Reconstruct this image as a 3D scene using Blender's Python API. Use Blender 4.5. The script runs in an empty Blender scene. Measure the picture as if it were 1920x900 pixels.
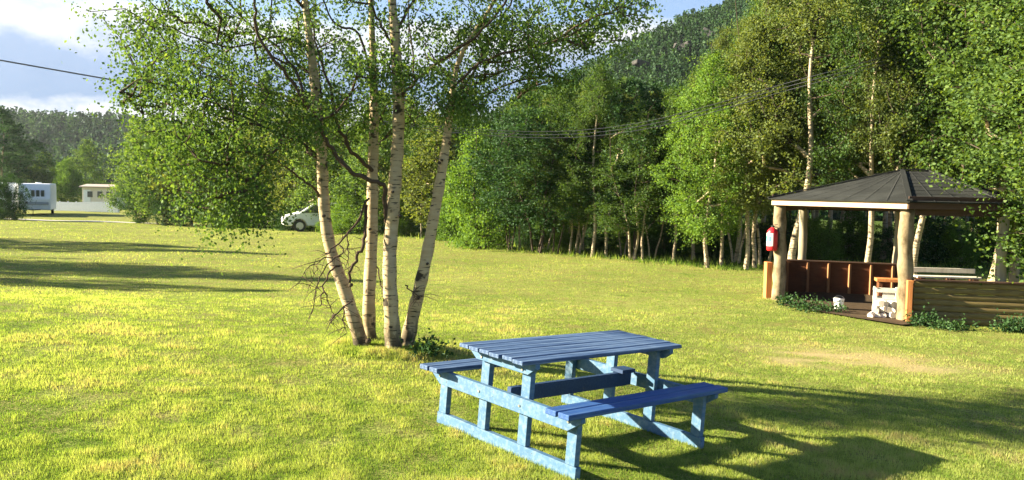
import bpy, bmesh, math, random
import numpy as np
from mathutils import Vector, Matrix

R_ = math.radians
rng = np.random.default_rng(7)
random.seed(7)
COL = bpy.context.scene.collection
scn = bpy.context.scene

# ------------------------------------------------------------------ camera
F, CH, YH = 1553.0, 1.823, 359.0           # focal length in px of a 1920 wide frame, eye height, horizon row
PITCH = math.atan((450 - YH) / F)
def cam_axes(roll):
    r0 = np.array([1.0, 0, 0]); f = np.array([0, math.cos(PITCH), -math.sin(PITCH)])
    u0 = np.array([0, math.sin(PITCH), math.cos(PITCH)])
    ex = math.cos(roll) * r0 + math.sin(roll) * u0
    ey = -math.sin(roll) * r0 + math.cos(roll) * u0
    return np.stack([ex, ey, -f], 1)
MW = cam_axes(0.020)
MT = cam_axes(0.081)
TILT = MW @ MT.T                            # the lawn round the table leans down to the right
CAM = np.array([0, 0, CH])
cd = bpy.data.cameras.new("camera"); cam = bpy.data.objects.new("camera", cd); COL.objects.link(cam)
cam.matrix_world = Matrix.Translation(Vector(CAM)) @ Matrix(MW.tolist()).to_4x4()
cd.sensor_fit = 'HORIZONTAL'; cd.sensor_width = 36.0; cd.lens = 36.0 * F / 1920.0
cd.clip_start = 0.1; cd.clip_end = 6000
scn.camera = cam

# ------------------------------------------------------------------ light
SUN_AZ, SUN_EL = 84.0, 21.5                 # azimuth from +Y towards -X
sdir = np.array([-math.sin(R_(SUN_AZ)) * math.cos(R_(SUN_EL)), math.cos(R_(SUN_AZ)) * math.cos(R_(SUN_EL)), math.sin(R_(SUN_EL))])
sd = bpy.data.lights.new("sun", 'SUN'); sun = bpy.data.objects.new("sun", sd); COL.objects.link(sun)
sd.energy = 5.0; sd.angle = R_(0.6); sd.color = (1.0, 0.88, 0.62)
sun.rotation_euler = Vector(-sdir).to_track_quat('-Z', 'Y').to_euler(); sun.location = (-30, 5, 20)
EXPOSURE = 2.5
SKY = 0.05
scn.view_settings.view_transform = 'Standard'
scn.view_settings.look = 'None'
scn.view_settings.exposure = EXPOSURE
scn.view_settings.gamma = 1.0
scn.view_settings.use_curve_mapping = False

class NT:
    """small helper round a node tree"""
    def __init__(s, tree): s.t = tree; s.n = tree.nodes; s.l = tree.links
    def add(s, typ, **kw):
        nd = s.n.new(typ)
        for k, v in kw.items():
            if k == 'inp':
                for a, b in v.items():
                    if isinstance(b, bpy.types.NodeSocket): s.l.new(b, nd.inputs[a])
                    else: nd.inputs[a].default_value = b
            else: setattr(nd, k, v)
        return nd
    def math(s, op, a, b=None, c=None, clamp=False):
        nd = s.add('ShaderNodeMath', operation=op); nd.use_clamp = clamp
        for i, x in enumerate((a, b, c)):
            if x is None: continue
            if isinstance(x, bpy.types.NodeSocket): s.l.new(x, nd.inputs[i])
            else: nd.inputs[i].default_value = x
        return nd.outputs[0]
    def mix(s, f, a, b, mode='MIX'):
        nd = s.add('ShaderNodeMix', data_type='RGBA', blend_type=mode)
        for i, x in ((0, f), (6, a), (7, b)):
            if isinstance(x, bpy.types.NodeSocket): s.l.new(x, nd.inputs[i])
            elif i == 0: nd.inputs[0].default_value = x
            else: nd.inputs[i].default_value = (*x, 1)
        return nd.outputs[2]
    def ramp(s, f, pts, mode='LINEAR'):
        nd = s.add('ShaderNodeValToRGB'); cr = nd.color_ramp; cr.interpolation = mode
        while len(cr.elements) < len(pts): cr.elements.new(0.5)
        for e, (p, c) in zip(cr.elements, pts):
            e.position = p; e.color = (c, c, c, 1) if isinstance(c, (int, float)) else (*c, 1)
        s.l.new(f, nd.inputs[0]); return nd.outputs[0]
    def noise(s, vec, scale, detail=3, rough=0.55, dist=0.0, out=0):
        nd = s.add('ShaderNodeTexNoise', inp={'Scale': scale, 'Detail': detail, 'Roughness': rough, 'Distortion': dist})
        if vec is not None: s.l.new(vec, nd.inputs['Vector'])
        return nd.outputs[out]
    def mapping(s, vec, scale=(1, 1, 1), loc=(0, 0, 0), rot=(0, 0, 0)):
        nd = s.add('ShaderNodeMapping', inp={'Scale': scale, 'Location': loc, 'Rotation': rot}); s.l.new(vec, nd.inputs[0]); return nd.outputs[0]

world = bpy.data.worlds.new("World"); scn.world = world; world.use_nodes = True
w = NT(world.node_tree); w.n.clear()
sky = w.add('ShaderNodeTexSky', sky_type='NISHITA'); sky.sun_disc = False
sky.sun_elevation = R_(SUN_EL); sky.sun_rotation = R_(-SUN_AZ); sky.air_density = 1.0; sky.dust_density = 0.6; sky.ozone_density = 1.6
tc = w.add('ShaderNodeTexCoord')
sep = w.add('ShaderNodeSeparateXYZ'); w.l.new(tc.outputs['Generated'], sep.inputs[0])
zz = sep.outputs[2]
warp = w.noise(w.mapping(tc.outputs['Generated'], (5, 5, 9), (3.1, 0.4, 0)), 1.0, 6, 0.6)
puff = w.noise(w.mapping(tc.outputs['Generated'], (4.2, 4.2, 12), (1.7, 5.2, 2.0)), 1.6, 8, 0.62)
el = w.math('ADD', zz, w.math('MULTIPLY', w.math('SUBTRACT', warp, 0.5), 0.15))
# bright cloud low, a blue grey bank above it, bright cloud, then blue with scattered cloud
cover = w.ramp(el, [(0.0, 1.0), (0.172, 1.0), (0.196, 0.08), (1.0, 0.05)])
scatter = w.ramp(puff, [(0.55, 0.0), (0.70, 0.9)])
cover = w.math('MAXIMUM', cover, scatter)
cover = w.math('MULTIPLY', cover, w.math('ADD', w.math('MULTIPLY', w.ramp(w.math('ADD', w.math('MULTIPLY', sep.outputs[1], 0.5), 0.5), [(0.45, 0.0), (0.70, 1.0)]), 0.85), 0.15))   # cloud kept ahead; the unseen cover behind the camera is thinned to lower fill
tint = w.ramp(el, [(0.0, (1, 1, 1)), (0.082, (1, 1, 1)), (0.100, (0.30, 0.44, 0.67)), (0.134, (0.35, 0.49, 0.73)), (0.152, (0.75, 0.80, 0.90)), (0.165, (1, 1, 1))])
cloud = w.mix(1.0, tint, (3.7, 3.8, 4.0), 'MULTIPLY')
skyc = w.mix(cover, w.mix(1.0, sky.outputs[0], (0.58, 0.66, 0.80), 'MULTIPLY'), cloud)
bg = w.add('ShaderNodeBackground', inp={'Strength': SKY}); w.l.new(skyc, bg.inputs[0])
wo = w.add('ShaderNodeOutputWorld'); w.l.new(bg.outputs[0], wo.inputs[0])

cy = scn.cycles
cy.max_bounces = 6; cy.diffuse_bounces = 2; cy.glossy_bounces = 2; cy.transmission_bounces = 4; cy.transparent_max_bounces = 8
cy.sample_clamp_indirect = 4.0; cy.caustics_reflective = False; cy.caustics_refractive = False
cy.use_denoising = True

# ------------------------------------------------------------------ ground shape and pixel helpers
def sstep(a, b, x):
    t = np.clip((x - a) / (b - a), 0, 1); return t * t * (3 - 2 * t)
NRM = TILT @ np.array([0, 0, 1.0]); P0 = CAM + TILT @ np.array([0, 0, -CH])
def hz(x, y):
    x = np.asarray(x, float); y = np.asarray(y, float)
    xc = 9 * np.tanh(x / 9 ) if False else np.clip(x, -7.5, 7.5)
    yc = np.clip(y, -6, 12)
    near = P0[2] - (NRM[0] * (xc - P0[0]) + NRM[1] * (yc - P0[1])) / NRM[2]
    s = sstep(7.8, 17.0, y)
    far = -0.28 - 0.55 * sstep(25, 65, y) * sstep(10, -15, x)
    g = (1 - s) * near + s * far
    g = g + 0.03 * np.sin(x * 0.9 + 1.3) * np.sin(y * 0.7) * sstep(7.5, 10, y)
    g = g + 0.10 * np.exp(-((x + 1.15) ** 2 + (y - 9.15) ** 2) / 0.9)
    return g
def ray(u, v):
    return MW @ np.array([(u - 960) / F, -(v - 450) / F, -1.0])
def at(u, v, Y):
    r = ray(u, v); return CAM + r * (Y / r[1])
def gp(u, v):
    r = ray(u, v); r = r / r[1]; y = 3.0
    while y < 400:
        p = CAM + r * y
        if p[2] <= hz(p[0], p[1]): break
        y += 0.02 if y < 30 else 0.1
    p = CAM + r * y; p[2] = float(hz(p[0], p[1])); return p
def gc(u, Y):
    """ground point on picture column u at depth Y"""
    v = 420.0
    for _ in range(4):
        p = at(u, v, Y); g = float(hz(p[0], p[1])); v += (p[2] - g) / Y * F
    p = at(u, v, Y); p[2] = g; return p

def vnoise(x, y, seed=0):
    xi = np.floor(x).astype(np.int64); yi = np.floor(y).astype(np.int64); fx = x - xi; fy = y - yi
    def hsh(a, b): 
        h = (a * 374761393 + b * 668265263 + seed * 1442695041) & 0x7fffffff; h = ((h ^ (h >> 13)) * 1274126177) & 0x7fffffff; return ((h ^ (h >> 16)) & 0xffff) / 65535.0
    sx = fx * fx * (3 - 2 * fx); sy = fy * fy * (3 - 2 * fy)
    return (hsh(xi, yi) * (1 - sx) + hsh(xi + 1, yi) * sx) * (1 - sy) + (hsh(xi, yi + 1) * (1 - sx) + hsh(xi + 1, yi + 1) * sx) * sy
def fbm(x, y, f, seed=0, o=4):
    a = 0.0; w = 0.5; t = 0
    for k in range(o): a = a + w * (vnoise(x * f, y * f, seed + k) - 0.5); t += w; w *= 0.6; f *= 2.03
    return a / t * 2
# ------------------------------------------------------------------ object helpers
def tag(o, label=None, cat=None, group=None, kind=None):
    if label: o['label'] = label
    if cat: o['category'] = cat
    if group: o['group'] = group
    if kind: o['kind'] = kind
    return o
def empty(name, loc, rz=0, label=None, cat=None, group=None):
    o = bpy.data.objects.new(name, None); COL.objects.link(o); o.location = Vector(loc); o.rotation_euler = (0, 0, rz)
    o.empty_display_size = 0.2
    bpy.context.view_layer.update() if False else None
    return tag(o, label, cat, group)
def link(name, me, mat=None, parent=None):
    o = bpy.data.objects.new(name, me); COL.objects.link(o)
    if mat is not None and not me.materials: me.materials.append(mat)
    if parent is not None: o.parent = parent
    return o
def npmesh(name, V, Fc, var=None, smooth=False):
    V = np.asarray(V, np.float32); Fc = np.asarray(Fc, np.int32)
    me = bpy.data.meshes.new(name); k = Fc.shape[1]
    me.vertices.add(len(V)); me.vertices.foreach_set('co', V.ravel())
    me.loops.add(Fc.size); me.loops.foreach_set('vertex_index', Fc.ravel())
    me.polygons.add(len(Fc)); me.polygons.foreach_set('loop_start', np.arange(0, Fc.size, k, dtype=np.int32))
    me.update(calc_edges=True)
    if smooth: me.polygons.foreach_set('use_smooth', np.ones(len(Fc), bool))
    if var is not None:
        a = me.attributes.new('var', 'FLOAT', 'FACE'); a.data.foreach_set('value', np.asarray(var, np.float32))
    me.validate(); me.update(); return me
class MB:
    """collects boxes, bars and tubes into one mesh"""
    def __init__(s): s.v = []; s.f = []
    def add(s, vs, fs):
        n = len(s.v); s.v += [tuple(float(c) for c in p) for p in vs]; s.f += [tuple(i + n for i in f) for f in fs]; return s
    def box(s, c, d, rot=None, j=0.0):
        c = np.array(c, float); h = np.array(d, float) / 2
        P = np.array([(x, y, z) for x in (-1, 1) for y in (-1, 1) for z in (-1, 1)]) * h
        if j: P = P + rng.normal(0, j, P.shape)
        if rot is not None: P = P @ np.array(rot).T
        return s.add(P + c, [(0, 1, 3, 2), (4, 6, 7, 5), (0, 4, 5, 1), (2, 3, 7, 6), (0, 2, 6, 4), (1, 5, 7, 3)])
    def bar(s, a, b, wd, th, up=(0, 0, 1)):
        a = np.array(a, float); b = np.array(b, float); d = b - a; L = np.linalg.norm(d); d /= L
        sd_ = np.cross(d, np.array(up, float)); sd_ /= np.linalg.norm(sd_); u = np.cross(sd_, d)
        return s.box((a + b) / 2, (L, wd, th), np.stack([d, sd_, u], 1))
    def tube(s, pts, rad, n=8, cap=True, jit=0.0):
        pts = np.array(pts, float); rad = np.broadcast_to(np.array(rad, float), (len(pts),))
        T = np.gradient(pts, axis=0); T /= np.linalg.norm(T, axis=1)[:, None] + 1e-9
        ref = np.array([0.31, 0.95, 0.05]); vs = []
        for i in range(len(pts)):
            a = np.cross(T[i], ref); a /= np.linalg.norm(a) + 1e-9; b = np.cross(T[i], a)
            for k in range(n):
                an = 2 * math.pi * k / n
                r = rad[i] * (1 + (rng.normal(0, jit) if jit else 0))
                vs.append(pts[i] + r * (math.cos(an) * a + math.sin(an) * b))
        fs = [(i * n + k, i * n + (k + 1) % n, (i + 1) * n + (k + 1) % n, (i + 1) * n + k) for i in range(len(pts) - 1) for k in range(n)]
        if cap: fs += [tuple(range(n))[::-1], tuple((len(pts) - 1) * n + k for k in range(n))]
        return s.add(vs, fs)
    def prism(s, poly, ex):
        """closed polygon (list of 3D points) pushed along ex"""
        n = len(poly); ex = np.array(ex, float); P = [np.array(p, float) for p in poly]
        return s.add(P + [p + ex for p in P], [tuple(range(n))[::-1], tuple(range(n, 2 * n))] + [(i, (i + 1) % n, n + (i + 1) % n, n + i) for i in range(n)])
    def build(s, name, mat, parent=None, smooth=False, bevel=0.0, org=None):
        me = bpy.data.meshes.new(name)
        V = s.v if org is None else [tuple(np.array(p) - np.array(org)) for p in s.v]
        me.from_pydata(V, [], s.f)
        bm = bmesh.new(); bm.from_mesh(me); bmesh.ops.recalc_face_normals(bm, faces=bm.faces)
        if bevel: bmesh.ops.bevel(bm, geom=list(bm.edges), offset=bevel, segments=1, affect='EDGES', clamp_overlap=True)
        bm.to_mesh(me); bm.free()
        if smooth:
            for p in me.polygons: p.use_smooth = True
        return link(name, me, mat, parent)

# ------------------------------------------------------------------ materials
def mat(name):
    m = bpy.data.materials.new(name); m.use_nodes = True; m.node_tree.nodes.clear(); return m, NT(m.node_tree)
def out(nt, sh): o = nt.add('ShaderNodeOutputMaterial'); nt.l.new(sh, o.inputs[0])
def pbr(nt, col, rough=0.7, bump=None, bstr=0.3, bdist=0.01, metal=0.0, spec=0.4):
    p = nt.add('ShaderNodeBsdfPrincipled', inp={'Roughness': rough, 'Metallic': metal, 'Specular IOR Level': spec})
    if isinstance(col, bpy.types.NodeSocket): nt.l.new(col, p.inputs[0])
    else: p.inputs[0].default_value = (*col, 1)
    if bump is not None:
        b = nt.add('ShaderNodeBump', inp={'Strength': bstr, 'Distance': bdist, 'Height': bump}); nt.l.new(b.outputs[0], p.inputs['Normal'])
    out(nt, p.outputs[0]); return p
def obj_co(nt): return nt.add('ShaderNodeTexCoord').outputs['Object']

def leaf_mat(name, dark, mid, light, trans=0.4, tcol=1.5, obr=0.35):
    m, n = mat(name)
    at_ = n.add('ShaderNodeAttribute', attribute_name='var')
    oi = n.add('ShaderNodeObjectInfo')
    f = n.math('ADD', at_.outputs['Fac'], n.math('MULTIPLY', n.math('SUBTRACT', oi.outputs['Random'], 0.5), obr), clamp=True)
    c = n.ramp(f, [(0.0, dark), (0.5, mid), (1.0, light)])
    d = n.add('ShaderNodeBsdfDiffuse', inp={0: c})
    t = n.add('ShaderNodeBsdfTranslucent', inp={0: n.mix(1.0, c, (tcol * 1.1, tcol, tcol * 0.45), 'MULTIPLY')})
    g = n.add('ShaderNodeBsdfGlossy', inp={0: (0.8, 0.85, 0.9, 1), 'Roughness': 0.6})
    m1 = n.add('ShaderNodeMixShader', inp={0: trans, 1: d.outputs[0], 2: t.outputs[0]})
    m2 = n.add('ShaderNodeMixShader', inp={0: 0.012, 1: m1.outputs[0], 2: g.outputs[0]})
    out(n, m2.outputs[0]); return m
M = {}
M['leaf_birch'] = leaf_mat('birch_leaves', (0.034, 0.078, 0.021), (0.095, 0.168, 0.038), (0.185, 0.26, 0.058), 0.42, 1.35)
M['leaf_wood'] = leaf_mat('wood_leaves', (0.022, 0.052, 0.012), (0.054, 0.104, 0.02), (0.115, 0.175, 0.03))
M['leaf_olive'] = leaf_mat('olive_leaves', (0.05, 0.075, 0.018), (0.10, 0.135, 0.03), (0.16, 0.19, 0.045))
M['leaf_bright'] = leaf_mat('bright_leaves', (0.045, 0.10, 0.018), (0.09, 0.175, 0.026), (0.16, 0.26, 0.036))
M['leaf_dark'] = leaf_mat('dark_leaves', (0.018, 0.045, 0.016), (0.03, 0.075, 0.022), (0.055, 0.11, 0.03), 0.25)
M['needle'] = leaf_mat('conifer_needles', (0.014, 0.036, 0.02), (0.024, 0.06, 0.028), (0.06, 0.13, 0.035), 0.15)

def bark_mat(name, a, b, dark, hero=False):
    m, n = mat(name); co = obj_co(n)
    base = n.mix(n.noise(co, 3.0, 4), a, b)
    dash = n.noise(n.mapping(co, (7, 7, 55)), 1.0, 3, 0.6)
    k = n.ramp(dash, [(0.575, 0.0), (0.63, 1.0)])
    blot = n.ramp(n.noise(n.mapping(co, (5, 5, 7), (4, 1, 2)), 1.0, 3, 0.5), [(0.61, 0.0), (0.66, 1.0)])
    peel = n.ramp(n.noise(n.mapping(co, (3, 3, 22)), 1.0, 4), [(0.35, 0.0), (0.75, 1.0)])
    base = n.mix(n.math('MULTIPLY', peel, 0.45), base, (a[0] * 0.62, a[1] * 0.5, a[2] * 0.34))
    sp = n.add('ShaderNodeSeparateXYZ'); n.l.new(co, sp.inputs[0])
    foot = n.math('MULTIPLY', n.ramp(n.math('MULTIPLY', sp.outputs[2], 1.0), [(0.05, 1.0), (0.45, 0.0)]), n.ramp(n.noise(n.mapping(co, (9, 9, 5)), 1.0, 4), [(0.42, 0.0), (0.55, 1.0)])) if hero else 0.0
    kk = n.math('MAXIMUM', n.math('MAXIMUM', k, blot), foot)
    col = n.mix(n.math('MULTIPLY', kk, 0.93), base, dark)
    pbr(n, col, 0.75, n.math('SUBTRACT', n.math('MULTIPLY', peel, 0.4), n.math('MULTIPLY', kk, 0.6)), 0.6, 0.01, spec=0.2)
    return m
M['bark_birch'] = bark_mat('birch_bark', (0.38, 0.28, 0.15), (0.50, 0.42, 0.29), (0.02, 0.016, 0.013), True)
M['bark_far'] = bark_mat('birch_bark_wood', (0.38, 0.30, 0.20), (0.47, 0.40, 0.30), (0.04, 0.03, 0.022))
def simple_bark(name, a, b):
    m, n = mat(name); co = obj_co(n)
    pbr(n, n.mix(n.noise(co, 12, 4), a, b), 0.9, n.noise(co, 30, 3), 0.5, 0.01, spec=0.1); return m
M['bark_dark'] = simple_bark('dark_bark', (0.035, 0.028, 0.022), (0.09, 0.07, 0.05))
M['twig'] = simple_bark('twig_bark', (0.05, 0.035, 0.028), (0.10, 0.07, 0.05))

def grass_ground():
    m, n = mat('lawn_soil'); co = obj_co(n)
    big = n.noise(co, 0.35, 4); mid = n.noise(co, 2.2, 5, 0.65); fine = n.noise(co, 38, 4, 0.7)
    g = n.mix(n.ramp(big, [(0.35, 0.0), (0.65, 1.0)]), (0.22, 0.28, 0.055), (0.31, 0.34, 0.085))
    g = n.mix(n.ramp(mid, [(0.40, 0.0), (0.70, 0.9)]), g, (0.27, 0.21, 0.08))
    g = n.mix(n.ramp(mid, [(0.28, 0.75), (0.42, 0.0)]), g, (0.07, 0.115, 0.018))
    g = n.mix(n.ramp(fine, [(0.40, 0.75), (0.60, 0.0)]), g, (0.06, 0.07, 0.018))
    # worn straw patch on the right and thin places on the near lawn
    pa = n.add('ShaderNodeAttribute', attribute_name='dry')
    g = n.mix(n.math('MULTIPLY', pa.outputs['Fac'], n.ramp(fine, [(0.3, 0.55), (0.6, 1.0)])), g, (0.40, 0.31, 0.16))
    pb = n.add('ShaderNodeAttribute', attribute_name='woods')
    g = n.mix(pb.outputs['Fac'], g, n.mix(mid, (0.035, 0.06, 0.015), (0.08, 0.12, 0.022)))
    p = pbr(n, g, 0.95, fine, 0.7, 0.03, spec=0.05); return m
M['lawn'] = grass_ground()
def blade_mat():
    m, n = mat('grass_blades')
    a = n.add('ShaderNodeAttribute', attribute_name='var')
    c = n.ramp(a.outputs['Fac'], [(0.0, (0.03, 0.07, 0.014)), (0.3, (0.11, 0.19, 0.03)), (0.6, (0.25, 0.305, 0.08)), (0.85, (0.34, 0.38, 0.13)), (1.0, (0.38, 0.32, 0.16))])
    d = n.add('ShaderNodeBsdfDiffuse', inp={0: c})
    t = n.add('ShaderNodeBsdfTranslucent', inp={0: n.mix(1.0, c, (1.5, 1.5, 0.7), 'MULTIPLY')})
    mx = n.add('ShaderNodeMixShader', inp={0: 0.45, 1: d.outputs[0], 2: t.outputs[0]})
    out(n, mx.outputs[0]); return m
M['blades'] = blade_mat()

def paint_mat(name, a, b, worn, wamt, grain=(1.6, 55, 55)):
    m, n = mat(name); co = obj_co(n)
    gr = n.noise(n.mapping(co, grain), 1.0, 5, 0.65); bl = n.noise(co, 5, 4, 0.6); fl = n.noise(co, 60, 2)
    c = n.mix(n.ramp(bl, [(0.35, 0.0), (0.7, 1.0)]), a, b)
    c = n.mix(n.math('MULTIPLY', n.ramp(gr, [(0.45, 0.0), (0.68, 1.0)]), wamt), c, worn)
    wr = n.ramp(n.noise(n.mapping(co, (9, 9, 9), (3, 7, 1)), 1.0, 5, 0.7), [(0.64, 0.0), (0.72, 0.55)])
    c = n.mix(wr, c, (0.17, 0.18, 0.18))
    c = n.mix(n.ramp(fl, [(0.68, 0.0), (0.73, 0.8)]), c, (0.03, 0.035, 0.045))
    pbr(n, c, 0.62, gr, 0.35, 0.004, spec=0.3); return m
M['paint_top'] = paint_mat('table_top_paint', (0.018, 0.048, 0.13), (0.032, 0.075, 0.18), (0.16, 0.235, 0.36), 0.85)
M['paint_seat'] = paint_mat('bench_seat_paint', (0.012, 0.052, 0.20), (0.018, 0.075, 0.26), (0.09, 0.17, 0.29), 0.55)
M['paint_frame'] = paint_mat('frame_paint', (0.045, 0.115, 0.22), (0.058, 0.14, 0.25), (0.20, 0.27, 0.34), 0.5, (24, 1.2, 24))
M['paint_shaded'] = paint_mat('shade_darkened_blue', (0.012, 0.035, 0.10), (0.018, 0.05, 0.14), (0.05, 0.10, 0.17), 0.4)  # blue darkened to put the shade under the table top into the colour
M['paint_end'] = paint_mat('worn_plank_end', (0.24, 0.42, 0.58), (0.34, 0.50, 0.62), (0.55, 0.60, 0.66), 0.6)

def wood_mat(name, a, b, dark, scale=(2, 2, 22), rough=0.75, amt=0.5):
    m, n = mat(name); co = obj_co(n)
    gr = n.noise(n.mapping(co, scale), 1.0, 5, 0.65)
    c = n.mix(n.noise(co, 2.5, 3), a, b)
    c = n.mix(n.math('MULTIPLY', n.ramp(gr, [(0.45, 0.0), (0.7, 1.0)]), amt), c, dark)
    pbr(n, c, rough, gr, 0.4, 0.006, spec=0.2); return m
M['fascia'] = wood_mat('pale_fascia_wood', (0.50, 0.34, 0.24), (0.62, 0.45, 0.33), (0.28, 0.16, 0.10))
M['log'] = wood_mat('peeled_log', (0.15, 0.10, 0.05), (0.36, 0.30, 0.20), (0.07, 0.05, 0.025), (6, 6, 4), 0.85, 1.0)
M['logpale'] = wood_mat('pale_log', (0.26, 0.22, 0.15), (0.36, 0.31, 0.22), (0.12, 0.09, 0.05), (9, 9, 2))
M['orange'] = wood_mat('orange_stained_board', (0.46, 0.17, 0.055), (0.55, 0.23, 0.08), (0.22, 0.07, 0.02), (14, 14, 1.5))
M['stain'] = wood_mat('brown_stained_board', (0.10, 0.038, 0.016), (0.14, 0.052, 0.022), (0.04, 0.015, 0.008), (1.5, 20, 20))
M['halflog'] = wood_mat('olive_half_log', (0.15, 0.11, 0.042), (0.20, 0.15, 0.058), (0.06, 0.04, 0.018), (1.2, 30, 30))
M['batten'] = wood_mat('batten_wood', (0.26, 0.12, 0.05), (0.34, 0.17, 0.08), (0.12, 0.05, 0.02), (14, 14, 1.5))
M['beam'] = wood_mat('dark_beam_wood', (0.06, 0.035, 0.025), (0.09, 0.05, 0.035), (0.03, 0.018, 0.013), (1.5, 20, 20))
M['whitewood'] = wood_mat('whitewashed_wood', (0.62, 0.57, 0.48), (0.72, 0.68, 0.60), (0.40, 0.34, 0.27), (14, 14, 1.5))
def felt():
    m, n = mat('roof_felt'); co = obj_co(n)
    a = n.noise(co, 90, 3, 0.7); b = n.noise(co, 1.6, 4)
    c = n.mix(a, (0.008, 0.009, 0.009), (0.024, 0.026, 0.025)); c = n.mix(n.ramp(b, [(0.45, 0.0), (0.75, 0.5)]), c, (0.05, 0.053, 0.05))
    pbr(n, c, 0.95, a, 0.4, 0.01, spec=0.2); return m
M['felt'] = felt()
def plain(name, c, rough=0.5, metal=0.0, var=0.12, spec=0.4, scale=6):
    m, n = mat(name); co = obj_co(n); f = n.noise(co, scale, 4)
    pbr(n, n.mix(f, tuple(x * (1 - var) for x in c), tuple(min(1, x * (1 + var)) for x in c)), rough, metal=metal, spec=spec); return m
M['feltseam'] = plain('felt_seam', (0.028, 0.029, 0.028), 0.95)
M['red'] = plain('red_enamel', (0.62, 0.02, 0.03), 0.3)
M['white'] = plain('white_enamel', (0.78, 0.80, 0.80), 0.35)
M['teal'] = plain('teal_print', (0.10, 0.48, 0.42), 0.4)
M['black'] = plain('black_rubber', (0.02, 0.02, 0.02), 0.6)
M['steel'] = plain('zinc', (0.45, 0.45, 0.46), 0.35, 0.9)
M['glass'] = plain('dark_window', (0.03, 0.04, 0.05), 0.12, spec=0.8)
M['caravan'] = plain('caravan_shell', (0.76, 0.79, 0.83), 0.35, var=0.05)
M['grey'] = plain('grey_trim', (0.30, 0.33, 0.37), 0.5)
M['cream'] = plain('cream_cladding', (0.72, 0.64, 0.54), 0.7)
M['roofred'] = plain('pale_roof', (0.34, 0.29, 0.26), 0.8)
M['gravel'] = plain('gravel', (0.42, 0.40, 0.37), 0.95, var=0.3, spec=0.1, scale=3)
M['palewall'] = plain('pale_painted_fence', (0.66, 0.68, 0.72), 0.8)
M['cable'] = plain('cable_jacket', (0.10, 0.10, 0.11), 0.5)
M['earth'] = plain('trodden_earth', (0.07, 0.05, 0.033), 0.95, var=0.4, spec=0.05, scale=9)
M['rock'] = plain('lichen_rock', (0.06, 0.058, 0.058), 0.95, var=0.6, spec=0.05, scale=0.5)
M['ash'] = plain('stone_ring', (0.35, 0.32, 0.29), 0.9, var=0.3)

# ------------------------------------------------------------------ ground
gx = np.concatenate([np.linspace(-560, -60, 18), np.linspace(-56, -16, 30), np.linspace(-15.5, 15.5, 125), np.linspace(16, 60, 30), np.linspace(70, 560, 18)])
gy = np.concatenate([np.linspace(-60, -4, 14), np.linspace(-3, 22, 150), np.linspace(22.4, 70, 70), np.linspace(74, 560, 34)])
GX, GY = np.meshgrid(gx, gy); GZ = hz(GX, GY)
nx, ny = len(gx), len(gy)
idx = np.arange(nx * ny).reshape(ny, nx)
Fq = np.stack([idx[:-1, :-1], idx[:-1, 1:], idx[1:, 1:], idx[1:, :-1]], -1).reshape(-1, 4)
me = npmesh('ground', np.stack([GX, GY, GZ], -1).reshape(-1, 3), Fq, smooth=True)
EDGE = [(0, 408), (200, 412), (350, 416), (480, 430), (560, 433), (700, 441), (830, 450), (900, 466), (1000, 474), (1100, 481), (1200, 491), (1330, 502), (1400, 506), (1500, 507), (1920, 510)]
EP = [gp(u, v) for u, v in EDGE]
def edge_y(u): return float(np.interp(u, [e[0] for e in EDGE], [p[1] for p in EP]))
DRY = [gp(1580, 672), gp(1500, 680), gp(1700, 690)]
def dryness(x, y):
    d = 0
    for p, rx, ry, a in ((DRY[0], 1.1, 0.7, 1.0), (DRY[1], 0.6, 0.4, 0.8), (DRY[2], 0.8, 0.5, 0.8)):
        d = np.maximum(d, a * np.exp(-(((x - p[0]) / rx) ** 2 + ((y - p[1]) / ry) ** 2)))
    return np.clip(d * np.clip(0.75 + 1.6 * fbm(np.asarray(x) + 0.0, np.asarray(y) * 1.6, 2.6, 41, 4), 0, 1.3), 0, 1)
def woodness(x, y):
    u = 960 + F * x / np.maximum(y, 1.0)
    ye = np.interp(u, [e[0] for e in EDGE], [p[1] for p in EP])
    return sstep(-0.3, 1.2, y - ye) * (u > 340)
a = me.attributes.new('dry', 'FLOAT', 'POINT'); a.data.foreach_set('value', dryness(GX, GY).ravel().astype(np.float32))
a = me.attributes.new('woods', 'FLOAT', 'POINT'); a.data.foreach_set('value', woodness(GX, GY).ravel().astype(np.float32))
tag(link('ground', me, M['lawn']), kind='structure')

# gravel track far left, trodden earth in the shelter
def sheet(name, pts, mat_, lift, sub=14, kind='structure'):
    """a strip that follows the ground: pts = list of (left, right) ground points"""
    V = []; Fs = []
    n = len(pts)
    for i in range(n):
        for k in range(sub + 1):
            t = k / sub; p = np.array(pts[i][0]) * (1 - t) + np.array(pts[i][1]) * t
            V.append((p[0], p[1], float(hz(p[0], p[1])) + lift))
    for i in range(n - 1):
        for k in range(sub):
            a0 = i * (sub + 1) + k; Fs.append((a0, a0 + 1, a0 + sub + 2, a0 + sub + 1))
    return tag(link(name, npmesh(name, V, Fs, smooth=True), mat_), kind=kind)
trk = []
for k in range(30):
    t = k / 29; x = -75 + t * 52; yc_ = 50 + 6 * math.sin(t * 3.0) + 3 * t; wd = 1.6 * (1 - 0.5 * t)
    trk.append(((x, yc_ - wd, 0), (x, yc_ + wd, 0)))
sheet('gravel_track', trk, M['gravel'], 0.02)

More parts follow.
